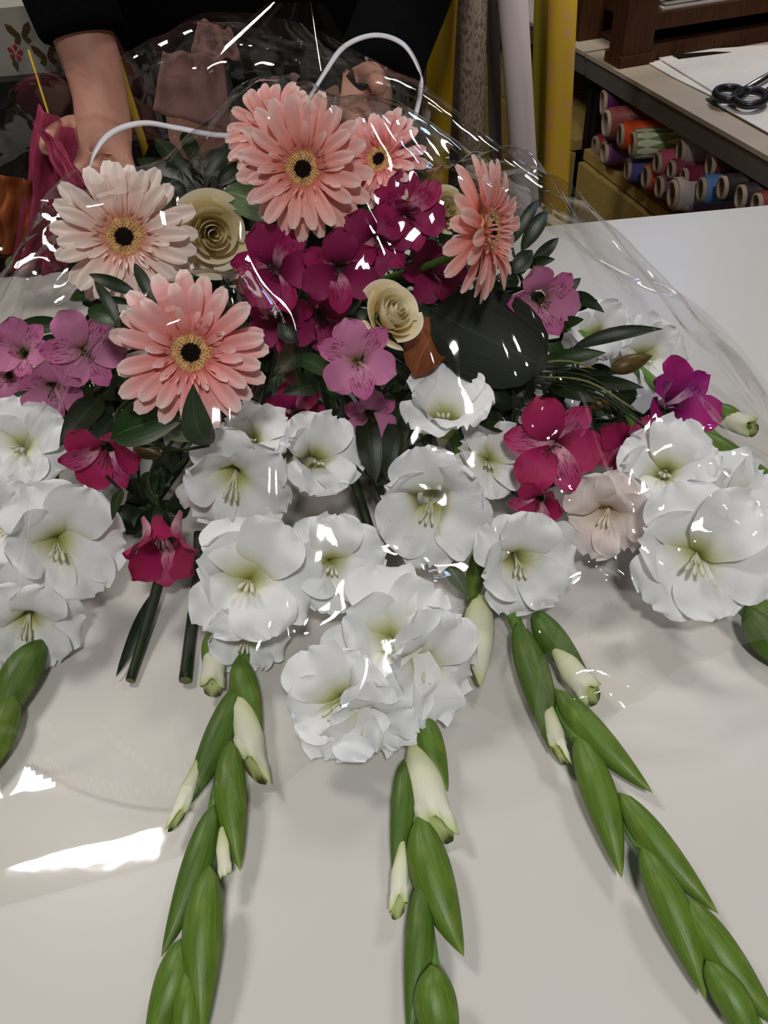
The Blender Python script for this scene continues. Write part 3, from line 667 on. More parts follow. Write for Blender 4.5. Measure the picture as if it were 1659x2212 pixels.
sprig('grey green leaf between the lower gladiolus stems', (1010, 1290), .02, [((1012, 1285), (945, 1185), 36, .05, 'leaf_grey', .02)], stem='stem_pale', tie=False)
def single_leaf(label, b0, b1, w_, h0, h1, mat, bow=0, arch=.1, prof=oval_prof, name='large_leaf', fold=.15, tilt=0):
    p = at(*b0, h0); e = empty(name, p, label, 'leaf', 'large single leaves in the bouquet'); leaf(e, b0, b1, w_, h0, h1, mat, bow, arch, tilt, prof, 'leaf_blade', fold)
    stem_to_tie(e, p, Vector((0, 0, 1)), 'stem_dark', .002); return e
single_leaf('big glossy dark green leaf in the right half of the bouquet', (1182, 795), (930, 668), 205, .115, .145, 'leaf_big', .05, .06)
single_leaf('brown felted leaf underside below the cream rose bud', (968, 690), (895, 815), 105, .13, .12, 'leaf_brown', -.25, .06)
single_leaf('dull green serrated rose leaf above the open cream rose', (618, 470), (482, 412), 84, .185, .195, 'leaf_rose', -.1, .06)
single_leaf('dark lower lobe leaf under the big glossy leaf', (1170, 800), (930, 830), 150, .085, .09, 'leaf_big', .1, .05)
# leaves that fill the depth of the bouquet
rf = random.Random(5)
spots = [(560, 640), (720, 680), (880, 640), (660, 760), (820, 840), (940, 780), (1010, 620), (1080, 860), (540, 760), (900, 900), (1010, 760), (430, 640), (600, 880), (720, 880), (300, 860), (200, 880), (80, 800), (330, 1000), (340, 1090), (480, 880), (1230, 880), (1330, 900), (1080, 680), (560, 420), (760, 440), (930, 520), (1250, 800), (1120, 1000), (860, 980), (330, 440), (700, 960), (1000, 900), (230, 640), (320, 1140), (790, 960), (490, 630), (470, 690), (205, 845), (150, 880), (520, 700), (960, 600), (1000, 700), (640, 640), (850, 600), (900, 600), (880, 560), (935, 640), (800, 650), (180, 820), (240, 660), (1060, 600)]
for (x, y) in spots:
    h = max(.02, .14 - max(0, (y - 600)) * .00024) * rf.uniform(.5, .8); q = []
    for k in range(8):
        a = rf.uniform(0, 2 * PI); l = rf.uniform(45, 95)
        q.append(((x + 18 * math.cos(a), y + 18 * math.sin(a)), (x + l * math.cos(a), y + l * math.sin(a)), rf.uniform(30, 50), rf.uniform(-.12, .12), rf.choice(['leaf_dark', 'leaf_dark', 'leaf_mid']), rf.uniform(-.02, .02)))
    sprig('dark green leaf sprig tucked deep among the flowers', (x, y), h, q, name='leafy_sprig', group='filler leaf sprigs deep in the bouquet')
# cut stems poking out towards the viewer
def cut_stem(label, pts, w0, w1, hs, lf=None):
    P = [at(x, y, hh) for (x, y), hh in zip(pts, hs)]
    e = empty('cut_stem', P[-1], label, 'stem', 'cut stems on the table'); m = MB(); S = spline(P, 5)
    rr = [psize(S[k], lerp(w0, w1, k / (len(S) - 1))) / 2 for k in range(len(S))]
    m.tube([p - e.location for p in S], rr, 10); obj('stem', m.mesh('stem', M['stem_dark']), e)
    m = MB(); d = (S[-1] - S[-2]).normalized(); q = d.to_track_quat('Z', 'Y').to_matrix().to_4x4(); m.lathe([(0, .0006), (rr[-1] * .8, .0005), (rr[-1] * .98, 0)], 10, q); obj('cut_end', m.mesh('cut_end', M['stem_pale']), e)
    if lf: leaf(e, lf[0], lf[1], lf[2], .012, .004, 'leaf_dark', lf[3], .04)
cut_stem('dark cut stem with a narrow leaf resting on the table, left one', [(380, 1120), (345, 1250), (312, 1370), (281, 1470)], 26, 20, [.04, .02, .008, .004], ((340, 1270), (250, 1462), 34, .06))
cut_stem('thicker dark cut stem resting on the table beside the main gladiolus', [(430, 1150), (425, 1260), (412, 1370), (400, 1470)], 22, 28, [.03, .014, .006, .005])
# closed buds
def spindle(name, mat, L=1.0, W=.2, flat=.7, bow=0.0, n=10, k=10, ruffle=0.0, open_tip=False, keel=0.0):
    v, f, uv = [], [], []
    for i in range(k + 1):
        t = i / k
        w_ = W * (math.sin(PI * min(1, max(.001, t)) ** .75) ** .8 if not open_tip else min(1, .35 + t * 1.6) * (1 - .12 * t))
        w_ = max(w_, .004)
        for j in range(n):
            a = 2 * PI * j / n; rr = w_ * (1 + (ruffle * math.sin(a * 5) if t > .8 else 0))
            z = rr * math.sin(a) * flat
            if math.sin(a) > .5: z *= 1 + keel
            v.append((rr * math.cos(a) + bow * 4 * t * (1 - t), t * L + (ruffle * .3 * math.sin(a * 3) if open_tip and i == k else 0), z)); uv.append((j / n, t))
    for i in range(k):
        for j in range(n): f.append((i * n + j, i * n + (j + 1) % n, (i + 1) * n + (j + 1) % n, (i + 1) * n + j))
    if open_tip:
        b0 = len(v)
        for j in range(n): a = 2 * PI * j / n; v.append((W * .5 * math.cos(a), L * .86, W * .5 * math.sin(a) * flat)); uv.append((j / n, 1.0))
        for j in range(n): f.append((k * n + j, k * n + (j + 1) % n, b0 + (j + 1) % n, b0 + j))
        f.append(tuple(b0 + j for j in range(n)))
    return mesh(name, v, f, uv, M[mat])
def along(o, e, p0, p1, sc, lift=.35, wfix=None):
    d = p1 - p0; y = d.normalized(); mid = (p0 + p1) / 2; n = to_cam(mid) + Vector((0, 0, lift)); n = (n - y * n.dot(y)).normalized(); x = y.cross(n)
    o.matrix_basis = Matrix.Translation(p0 - e.location) @ Matrix((x, y, n)).transposed().to_4x4() @ Matrix.Diagonal((*sc, 1)); o.parent = e
M['bud_brown'] = leaf_mat('bud_brown', srgb(70, 62, 24), srgb(120, 100, 48), .4, .4, 0)
for (b0, b1, w_, h, lab) in (((1318, 800), (1410, 768), 42, .1, 'brownish green alstroemeria bud pointing right at the far right'), ((1275, 880), (1330, 855), 26, .1, 'small green alstroemeria bud below the brownish one'), ((290, 965), (350, 985), 40, .095, 'dark closed bud right of the crimson nodding flower')):
    p0, p1 = at(*b0, h), at(*b1, h + .005); e = empty('alstroemeria_bud', p0, lab, 'bud', 'closed alstroemeria buds'); L = (p1 - p0).length
    o = obj('bud', spindle('bud', 'bud_brown', 1, .5, .85)); along(o, e, p0, p1, (psize(p0, w_), L, psize(p0, w_)))
    stem_to_tie(e, p0, Vector((0, 0, 1)), 'stem_dark', .0014)
# thin bare stalks on the right
for i in range(6):
    a = at(1130 + i * 12, 790 + i * 8, .11); b = at(1330 + i * 14, 820 + i * 22, .105)
    e = empty('thin_stalk', a, 'thin stalk of flowers crossing under the film at the right', 'stem', 'thin stalks under the film at the right')
    m = MB(); m.tube([p - a for p in spline([a, (a + b) / 2 + Vector((0, 0, .01)), b], 4)], .0009, 5); obj('stalk', m.mesh('stalk', M['stem_pale' if i % 3 == 0 else 'stem_dark']), e)
    m = MB(); m.tube([Vector((0, 0, 0)), (TIE - a) * .5 + Vector((0, 0, -.03)), TIE - a], .0014, 5); obj('stalk', m.mesh('stalk', M['stem_dark']), e)

# ---- gladioli
def gl_prof(t): return (.16 + .84 * math.sin(min(1, t * 1.25) * PI / 2) ** 1.3) * (1 if t < .66 else math.sqrt(max(0, 1 - ((t - .66) / .36) ** 2)))
GLP = {}
def glad_petals(key):
    if key not in GLP:
        GLP[key] = ([petal_mesh('tepal', M[key], gl_prof, lambda t, q=q: R(lerp(76, -6 - 10 * q, min(1, (t * 1.22)) ** 1.2)), 16, 16, .10 + .05 * q, .075, 8, q * 1.9, .03, 0, .03, 1.0, .60, None, .02, .034) for q in range(4)],
                    [petal_mesh('tepal', M[key], gl_prof, lambda t, q=q: R(lerp(78, 10 - 11 * q, min(1, (t * 1.15)) ** 1.15)), 16, 16, .2 + .05 * q, .08, 9, q * 2.3 + 1, .03, 0, .03, .94, .52, None, .0, .036) for q in range(4)],
                    [petal_mesh('tepal', M[key], gl_prof, lambda t, q=q: R(lerp(82, 34 - 24 * q, t)), 16, 16, .45, .07, 8, q * 2.3, .03, 0, .03, .78, .56, None, .0, .032) for q in range(2)])
    return GLP[key]
_m = MB(); _m.tube([(0, 0, -.75), (.02, .05, -.35), (.05, .16, -.02)], [.018, .018, .014], 6); _m.tube([(.03, .12, -.05), (.06, .2, .06), (.07, .24, .16)], [.03, .035, .02], 6); GST = _m.mesh('stamen', M['glad_stamen'])
_m = MB(); _m.lathe([(.05, -1.15), (.08, -.9), (.14, -.7), (.17, -.55)], 12); GTUBE = _m.mesh('floret', M['bud'])
def floret(e, px, py, h, Rpx, tx, ty, roll=0, key='glad', seed=0, close=0.0):
    rnd = random.Random(seed * 13 + 1)
    p = at(px, py, h); n = (to_cam(p) + RT * tx + UP * ty).normalized(); s = psize(p, Rpx); b = basis(n, None, roll)
    O, I, Hd = glad_petals(key)
    fl = obj('floret', GTUBE); fl.matrix_basis = Matrix.Translation(p - e.location) @ b.to_4x4() @ Matrix.Diagonal((s, s, s, 1)); fl.parent = e
    for k in range(3):
        for (S, off, dz) in ((O, 0, -.04), (I, PI / 3, .03)):
            me = rnd.choice(Hd) if (S is I and k == 0) else rnd.choice(S)
            o = obj('tepal', me, fl)
            o.matrix_basis = (Matrix.Rotation(off + k * 2 * PI / 3 + rnd.uniform(-.15, .15), 3, 'Z') @ Matrix.Rotation(close + rnd.uniform(-.16, .16), 3, 'X')).to_4x4() @ Matrix.Diagonal((rnd.uniform(.9, 1.1), rnd.uniform(.95, 1.08), 1, 1))
            o.location = (0, 0, dz)
    for k in range(3):
        o = obj('stamen', GST, fl); o.matrix_basis = (Matrix.Rotation(PI - roll + (k - 1) * .45, 3, 'Z') @ Matrix.Rotation(rnd.uniform(-.08, .08), 3, 'X')).to_4x4()
    HEADS.append((p, s))
BR = [spindle('bract', 'bract', 1, .5, .55, bw, 12, 14, keel=.25) for bw in (-.12, .0, .12)]
BRD = [spindle('bract', 'bract_deep', 1, .5, .55, bw, 12, 14, keel=.25) for bw in (-.12, .0, .12)]
BUDM = [spindle('bud', 'bud', 1, .5, .8, .03, 20, 12, .16, True), spindle('bud', 'bud', 1, .5, .85, .05, 12, 12, 0)]
def bract(e, b0, b1, w_, h0=.02, h1=.012, side=0, bud=None, deep=False):
    p0, p1 = at(*b0, h0), at(*b1, h1); L = (p1 - p0).length; ww = psize((p0 + p1) / 2, w_)
    o = obj('bract', (BRD if deep else BR)[side + 1]); along(o, e, p0, p1, (ww, L, ww))
    if bud:
        q0, q1, bw, op = bud; a, c = at(*q0, h0 - .003), at(*q1, h1 + .004)
        u = obj('bud', BUDM[0 if op else 1]); along(u, e, a, c, (psize(a, bw), (c - a).length, psize(a, bw)))
        Mw = u.matrix_basis.copy(); u.parent = o; u.matrix_basis = o.matrix_basis.inverted() @ Mw
def gladiolus(label, stem, hs, w0, w1, florets, bracts, back=None):
    P = [at(x, y, hh) for (x, y), hh in zip(stem, hs)]
    e = empty('gladiolus', P[len(P) // 2], label, 'flower', 'white gladiolus spikes fanning to the viewer')
    S = spline(P, 5); m = MB(); m.tube([p - e.location for p in S], [psize(p, lerp(w0, w1, k / (len(S) - 1))) / 2 for k, p in enumerate(S)], 10); obj('stem', m.mesh('stem', M['stem']), e)
    a = S[0]; m = MB(); m.tube([p - e.location for p in spline([a, a.lerp(TIE, .5) + Vector((0, 0, .0)), TIE], 4)], .004, 8); obj('stem', m.mesh('stem', M['stem_dark']), e)
    for k, q in enumerate(florets): floret(e, *q[:6], **(q[6] if len(q) > 6 else {}), seed=q[0] + k)
    for q in bracts: bract(e, *q[:3], **(q[3] if len(q) > 3 else {}))
gladiolus('white gladiolus spike left of centre, its largest bloom beside the crimson flower',
 [(560, 950), (560, 1150), (530, 1400), (505, 1500), (490, 1620), (465, 1750), (445, 1880), (415, 2050), (385, 2240)], [.05, .03, .016, .012, .012, .012, .012, .012, .012], 24, 40,
 [(540, 1245, .07, 146, .0, .05, dict(roll=.3)), (722, 1215, .06, 112, .15, .0, dict(roll=.9)), (505, 1045, .085, 128, -.1, -.55, dict(roll=.1)), (690, 985, .08, 100, .35, .35, dict(roll=.5, close=.25)), (545, 940, .085, 84, .2, .7, dict(close=.3)), (530, 1385, .03, 95, -.1, -.75, dict(roll=.4))],
 [((516, 1415), (566, 1600), 62, dict(side=1, bud=((528, 1495), (520, 1628), 62, True))), ((512, 1482), (393, 1755), 66, dict(side=-1, deep=True, bud=((428, 1640), (407, 1738), 34, True))),
  ((497, 1600), (519, 1882), 70, dict(side=1, bud=((478, 1790), (488, 1872), 30, True), h0=.026)), ((462, 1738), (348, 2068), 66, dict(side=-1, deep=True)), ((452, 1870), (440, 2250), 88, dict(side=1, h0=.028)), ((398, 2025), (312, 2270), 82, dict(side=-1)), ((410, 2085), (395, 2330), 64, dict(side=0)),
  ((470, 1350), (458, 1480), 60, dict(side=0, bud=((470, 1385), (457, 1480), 52, True)))])
gladiolus('white gladiolus spike in the centre, tip towards the viewer',
 [(800, 1150), (840, 1330), (900, 1540), (893, 1650), (900, 1780), (915, 1950), (935, 2100), (950, 2240)], [.03, .02, .014, .012, .012, .012, .012, .012], 24, 36,
 [(850, 1375, .058, 152, .1, .0, dict(roll=.15)), (725, 1520, .048, 132, -.3, -.15, dict(roll=.7)), (930, 1440, .05, 130, .5, -.4, dict(roll=.3)), (800, 1560, .046, 110, .0, -.8, dict(roll=.1))],
 [((903, 1530), (968, 1710), 76, dict(side=1, bud=((898, 1600), (930, 1780), 78, True))), ((872, 1640), (850, 1915), 52, dict(side=-1, deep=True, bud=((868, 1825), (864, 1950), 40, True))), ((903, 1765), (1002, 2066), 94, dict(side=1, h0=.024)), ((908, 1905), (882, 2260), 64, dict(side=-1, deep=True)), ((930, 2085), (985, 2300), 96, dict(side=1, h0=.026))])
gladiolus('white gladiolus spike right of centre, long green tip running to the lower right corner',
 [(960, 900), (1040, 1080), (1060, 1200), (1112, 1340), (1180, 1480), (1250, 1600), (1322, 1720), (1400, 1850), (1480, 1970), (1560, 2100), (1645, 2240)], [.08, .05, .03, .014, .012, .012, .012, .012, .012, .012, .012], 26, 36,
 [(930, 1095, .08, 132, -.05, -.35, dict(roll=.1, close=.25)), (1130, 1215, .05, 122, .3, -.25, dict(roll=.8, close=.1)), (962, 890, .1, 112, .1, .95, dict(roll=.4, close=.5)), (1060, 990, .075, 92, .3, .1, dict(roll=.2))],
 [((1115, 1345), (1192, 1628), 72, dict(side=-1, deep=True, bud=((1187, 1520), (1198, 1614), 38, True))), ((1152, 1318), (1278, 1475), 66, dict(side=1, deep=True, bud=((1198, 1405), (1282, 1495), 56, True))), ((1200, 1488), (1410, 1713), 68, dict(side=1)), ((1246, 1590), (1343, 1897), 76, dict(side=-1, h0=.024)),
  ((1338, 1712), (1552, 1974), 70, dict(side=1)), ((1385, 1830), (1526, 2160), 80, dict(side=-1, h0=.024)), ((1478, 1938), (1690, 2225), 88, dict(side=1, h0=.02)), ((1525, 2075), (1645, 2290), 76, dict(side=-1, h0=.02)),
  ((1030, 1190), (1012, 1320), 40, dict(side=-1)), ((1032, 1280), (1032, 1480), 64, dict(side=0, bud=((1036, 1285), (1040, 1470), 68, False)))])
gladiolus('white gladiolus spike cut by the left picture edge',
 [(120, 900), (110, 1080), (95, 1280), (60, 1440), (0, 1560), (-60, 1680)], [.06, .04, .02, .013, .012, .012], 26, 34,
 [(130, 1175, .07, 138, .1, -.1, dict(roll=.5)), (45, 955, .085, 104, -.2, .3, dict(roll=.1)), (60, 1350, .035, 112, -.1, -.6, dict(roll=.6)), (10, 1130, .06, 100, -.5, 0, dict(roll=.3))],
 [((92, 1380), (-10, 1590), 84, dict(side=1, deep=True)), ((30, 1500), (-80, 1720), 74, dict(side=-1))])
gladiolus('white gladiolus spike lying at the right under the wrinkled film',
 [(1360, 900), (1430, 1050), (1520, 1200), (1620, 1330), (1720, 1430)], [.06, .045, .025, .014, .012], 26, 34,
 [(1510, 1200, .065, 160, .05, -.1, dict(roll=.35)), (1440, 1010, .08, 112, .15, .4, dict(roll=.8, close=.15)), (1590, 1090, .055, 120, .5, .1, dict(roll=.2)), (1310, 1110, .055, 100, -.2, -.4, dict(roll=.5, key='glad_pinkish', close=.1))],
 [((1610, 1315), (1740, 1460), 74, dict(side=1, deep=True)), ((1575, 1260), (1700, 1400), 60, dict(side=-1))])
gladiolus('white gladiolus spike farthest right, blooms pale behind the film',
 [(1200, 700), (1330, 760), (1460, 870), (1560, 960), (1700, 1060)], [.09, .07, .05, .035, .02], 20, 30,
 [(1290, 715, .085, 74, .2, .3, dict(roll=.4, close=.2)), (1400, 765, .07, 86, .4, .2, dict(roll=.1, close=.1))],
 [((1510, 935), (1680, 1055), 64, dict(side=1, h0=.045, h1=.03)), ((1540, 1000), (1660, 1090), 54, dict(side=-1, h0=.04, h1=.03)), ((1530, 880), (1625, 925), 50, dict(side=0, h0=.05, h1=.045, bud=((1530, 885), (1622, 920), 48, True)))])

# ------------------------------------------------------------------ clear film over the bouquet
def flat2(p): return Vector((p.x, p.y, 0))
HT = [(p, s) for p, s in HEADS]
def mound(x, y):
    z = 0.0; acc = math.exp(0)
    K = 70.0; s_ = 1.0
    for p, s in HT:
        d = max(0, math.hypot(x - p.x, y - p.y) - s * .6)
        q = (p.z - H) + s * .30 + .010 - d * .85 - d * d * 1.2
        if q > 0: s_ += math.exp(q * K)
    return math.log(s_) / K
front = [at(-140, 2000, 0), at(300, 1880, 0), at(620, 1776, 0), at(960, 1640, 0), at(1180, 1640, 0), at(1420, 1540, 0), at(1760, 1440, 0)]
back = [aty(-60, 300, .86), aty(65, 178, .85), aty(190, 157, .84), aty(330, 106, .82), aty(440, 40, .84), aty(640, 60, .80), aty(780, 130, .74), aty(905, 190, .70)]
right = [at(1760, 1440, 0), at(1735, 1000, .02), at(1659, 848, .05), at(1520, 690, .08), at(1340, 545, .11), at(1150, 380, .17), aty(905, 190, .70)]
left = [at(-140, 2000, 0), at(-160, 1500, .004), at(-170, 1000, .02), at(-160, 700, .05), at(-120, 480, .09), at(-90, 380, .12), aty(-60, 300, .86)]
def resample(pts, n):
    S = spline(pts, 12); L = [0]
    for i in range(1, len(S)): L.append(L[-1] + (S[i] - S[i - 1]).length)
    out = []; k = 0
    for i in range(n + 1):
        t = L[-1] * i / n
        while k < len(L) - 2 and L[k + 1] < t: k += 1
        out.append(S[k].lerp(S[k + 1], min(1, (t - L[k]) / max(1e-9, L[k + 1] - L[k]))))
    return out
NU, NV = 250, 270
Fr, Bk, Lf, Rg = resample(front, NU), resample(back, NU), resample(left, NV), resample(right, NV)
rw = random.Random(12)
FOLDS = [(rw.uniform(0, PI), rw.uniform(9, 22), rw.uniform(0, 6), rw.uniform(.0014, .003)) for _ in range(6)]
RIDGE = [(rw.uniform(-2.75, -.4), rw.uniform(.005, .011), rw.uniform(.002, .0045), rw.uniform(.15, .5), rw.uniform(.5, .95)) for _ in range(46)]
TR = at(1450, 1400, .05); CR = at(1400, 1300, .03); CL = aty(70, 290, .82)
verts, uvs, faces = [], [], []
for j in range(NV + 1):
    v = j / NV
    for i in range(NU + 1):
        u = i / NU
        p = Lf[j].lerp(Rg[j], u) + Fr[i].lerp(Bk[i], v) - (Fr[0].lerp(Fr[-1], u)).lerp(Bk[0].lerp(Bk[-1], u), v)
        edge = min(1, min(u, 1 - u) * 13, (1 - v) * 7)
        e2 = edge * edge * (3 - 2 * edge)
        zm = H + mound(p.x, p.y)
        z = lerp(p.z, max(zm, H + (p.z - H) * max(0, (v - .35) / .65) ** .7), e2)
        # folds: sharp triangle waves in several directions, long narrow ridges running to the tie, crumpled patches
        amp = .06 + min(1, (z - H) / .05) * 1.25
        wob = noise.noise(Vector((p.x * 5, p.y * 5, 2.0))) * 1.5
        dz = 0
        for (a, fq, ph, am) in FOLDS:
            q = (p.x * math.cos(a) + p.y * math.sin(a)) * fq + ph + wob
            dz += am * abs((q % 2) - 1)
        dx, dy = p.x - TIE.x, p.y - TIE.y; dist = math.hypot(dx, dy); th = math.atan2(dy, dx) + wob * .02
        for (t0, wd, am, r0, r1) in RIDGE:
            g = (th - t0) * dist / wd
            if abs(g) < 3 and r0 < dist / .8 < r1: dz += am * math.exp(-g * g) * math.sin(PI * (dist / .8 - r0) / (r1 - r0))
        dz += noise.noise(Vector((p.x * 16, p.y * 16, 3.1))) * .0045 + noise.noise(Vector((p.x * 36, p.y * 36, 9.1))) * .0018
        for c_, sg, k_ in ((CR, .018, .020), (CL, .03, .012)):
            g = math.exp(-((p.x - c_.x) ** 2 + (p.y - c_.y) ** 2) / sg)
            if g > .05: dz += k_ * g * (abs(noise.noise(Vector((p.x * 13, p.y * 13, 1.1)))) + .4 * abs(noise.noise(Vector((p.x * 30, p.y * 30, 4.1)))))
        g = math.exp(-((p.x - TR.x) ** 2 + (p.y - TR.y) ** 2) / .010)
        if g > .05 and z > H + .006: z += min(1, g * 1.3) * 1.0 * .035 / 6.283 * math.sin((z - H) / .035 * 6.283 + noise.noise(Vector((p.x * 12, p.y * 12, 5))) * 3)
        front_fade = min(1, v * 14)
        z += (dz * amp + .004) * front_fade * min(1, edge + .35)
        verts.append((p.x, p.y, max(z, H + .0016))); uvs.append((u, v))
for j in range(NV):
    for i in range(NU): a = j * (NU + 1) + i; faces.append((a, a + 1, a + NU + 2, a + NU + 1))
e = empty('cellophane_wrap', (0, .45, H), 'clear crinkled cellophane wrap covering the whole bouquet', 'wrapping film')
o = obj('upper_sheet', mesh('upper_sheet', verts, faces, uvs, M['film'])); wparent(o, e)
# the side that turns under, back to the table, and the lower sheet below the flowers
verts, uvs, faces = [], [], []
for j in range(NV + 1):
    q = Vector(Rg[j]); nxt = Rg[min(j + 1, NV)] - Rg[max(j - 1, 0)]; out = Vector((nxt.y, -nxt.x, 0)).normalized()
    top = Vector(q)
    zt = max(q.z, H + .002)
    for k in range(7):
        a = k / 6
        rr = (zt - H) * .5
        ang = a * PI
        pt = Vector((q.x, q.y, H + .0016)) + out * (math.sin(ang) * min(rr, .012)) + Vector((0, 0, (zt - H) * (1 - a))) - out * (a * a * .05 * min(1, rr * 20))
        pt.z += 0.0
        verts.append(pt); uvs.append((k / 6, j / NV))
for j in range(NV):
    for k in range(6): a = j * 7 + k; faces.append((a, a + 7, a + 8, a + 1))
o = obj('side_fold', mesh('side_fold', verts, faces, uvs, M['film'])); wparent(o, e)
# a stand-up corner of film behind, gathered to a point
verts, uvs, faces = [], [], []
pk = aty(640, 5, .84); bl = aty(400, 150, .83); br = aty(790, 160, .80)
for j in range(17):
    for i in range(25):
        t, s = j / 16, i / 24
        p = bl.lerp(br, s).lerp(pk + (s - .5) * .05 * RT, t) + Vector((0, 1, .2)) * (.005 * math.sin(s * 17 + math.sin(s * 9) * 2) * (1 - t * .6))
        verts.append(p); uvs.append((s, t))
for j in range(16):
    for i in range(24): a = j * 25 + i; faces.append((a, a + 1, a + 26, a + 25))
o = obj('gathered_corner', mesh('gathered_corner', verts, faces, uvs, M['film'])); wparent(o, e)

# the rolled upper hem and its tight run down the right side
HP = resample([aty(300, 190, .80), aty(430, 105, .80), aty(640, 128, .78), aty(800, 165, .75), aty(905, 205, .71), aty(985, 262, .67), aty(1060, 318, .63), aty(1168, 396, .575)], 150)
verts, uvs, faces = [], [], []
for i, p in enumerate(HP):
    t = i / 150; tg = (HP[min(i + 1, 150)] - HP[max(0, i - 1)]).normalized(); nb = (UP - tg * UP.dot(tg)).normalized(); nc = tg.cross(nb)
    r = lerp(.026, .005, min(1, t * 1.5)) * (1 + .25 * noise.noise(Vector((t * 14, 0, 0))))
    for k in range(17):
        a = -.6 + 4.6 * k / 16; rr = r * (1 + .10 * noise.noise(Vector((t * 24, k * .35, 2.0))))
        verts.append(p + nb * math.sin(a) * rr - nc * math.cos(a) * rr); uvs.append((k / 16, t))
for i in range(150):
    for k in range(16): a = i * 17 + k; faces.append((a, a + 1, a + 18, a + 17))
o = obj('rolled_hem', mesh('rolled_hem', verts, faces, uvs, M['film'])); wparent(o, e)

# ------------------------------------------------------------------ ribbon loops
def ribbon(name, pts, w_, label, e=None):
    P = spline(pts, 8); v, f, uv = [], [], []
    for i, p in enumerate(P):
        t = (P[min(i + 1, len(P) - 1)] - P[max(0, i - 1)]).normalized(); b = (Vector((0, 1, .4)) - t * Vector((0, 1, .4)).dot(t)).normalized()
        n = t.cross(b) * .0004
        for s, q in ((-1, 1), (1, 1), (1, -1), (-1, -1)): v.append(p + b * s * w_ / 2 + n * q); uv.append((s * .5 + .5, i / len(P)))
    for i in range(len(P) - 1):
        for k in range(4): f.append((i * 4 + k, i * 4 + (k + 1) % 4, i * 4 + 4 + (k + 1) % 4, i * 4 + 4 + k))
    o = obj(name, mesh(name, v, f, uv, M['ribbon'])); return tag(o, label, 'ribbon', 'white ribbon loops')
ribbon('curling_ribbon', [aty(640, 260, .72), aty(700, 160, .74), aty(745, 100, .76), aty(810, 76, .77), aty(870, 95, .76), aty(905, 150, .74), aty(908, 200, .72), aty(895, 260, .70)], .0056, 'white curling ribbon loop standing up at the top right of the wrap')
ribbon('curling_ribbon', [aty(185, 400, .66), aty(205, 330, .68), aty(245, 285, .70), aty(310, 266, .72), aty(380, 276, .73), aty(470, 292, .72), aty(560, 290, .72)], .0056, 'white ribbon loop lying behind the peach gerbera at the left')

# ------------------------------------------------------------------ paper pieces by the wrap
def paper_piece(name, label, bl, br, tl, tr, y0, y1, mat, amp=.008, seed=1, n=14):
    a, b, c, d = aty(*bl, y0), aty(*br, y0), aty(*tl, y1), aty(*tr, y1)
    v, f, uv = [], [], []
    nn = (b - a).cross(c - a).normalized()
    for j in range(n + 1):
        for i in range(n + 1):
            s, t = i / n, j / n; p = a.lerp(b, s).lerp(c.lerp(d, s), t)
            p = p + nn * (noise.noise(Vector((s * 4 + seed, t * 3, seed))) * amp * 2 + amp * math.sin(s * 17 + seed + t * 2)); v.append(p); uv.append((s, t))
    for j in range(n):
        for i in range(n): q = j * (n + 1) + i; f.append((q, q + 1, q + n + 2, q + n + 1))
    me = mesh(name, v, f, uv, M[mat]); o = obj(name, me); md = o.modifiers.new('thick', 'SOLIDIFY'); md.thickness = .0006
    return tag(o, label, 'paper', 'paper pieces round the wrap')
paper_piece('wrapping_paper', 'dusty pink translucent paper standing behind the rear gerbera', (330, 240), (500, 285), (352, 110), (480, 118), .80, .84, 'dusty_paper', .0025, 1)
paper_piece('wrapping_paper', 'folded dusty pink paper corner peeking out at the top', (415, 125), (520, 130), (425, 38), (500, 66), .85, .88, 'dusty_paper', .004, 2)
paper_piece('tissue_paper', 'pink tissue paper fold left behind the film', (20, 590), (150, 585), (75, 225), (190, 300), .86, .90, 'pink_paper', .012, 3)
paper_piece('tissue_paper', 'orange tissue paper at the left picture edge behind the film', (-60, 520), (60, 560), (-30, 372), (78, 392), .87, .90, 'orange_paper', .012, 4)
paper_piece('tissue_paper', 'narrow deep pink tissue strip hanging left of the ribbon loop', (150, 420), (190, 400), (80, 270), (120, 300), .80, .85, 'pink_paper', .006, 5)
M['green_tape'] = plain('green_tape', srgb(96, 122, 60), .5, .4, .1, 30)
c = at(55, 565, .012); m = MB(); m.tube([c + Vector((.02 * math.cos(2 * PI * k / 20), .014 * math.sin(2 * PI * k / 20), .0)) for k in range(21)], .006, 8, False); tag(obj('tape_ring', m.mesh('tape_ring', M['green_tape'])), 'green ring of floral tape on the table edge at the left', 'tape')
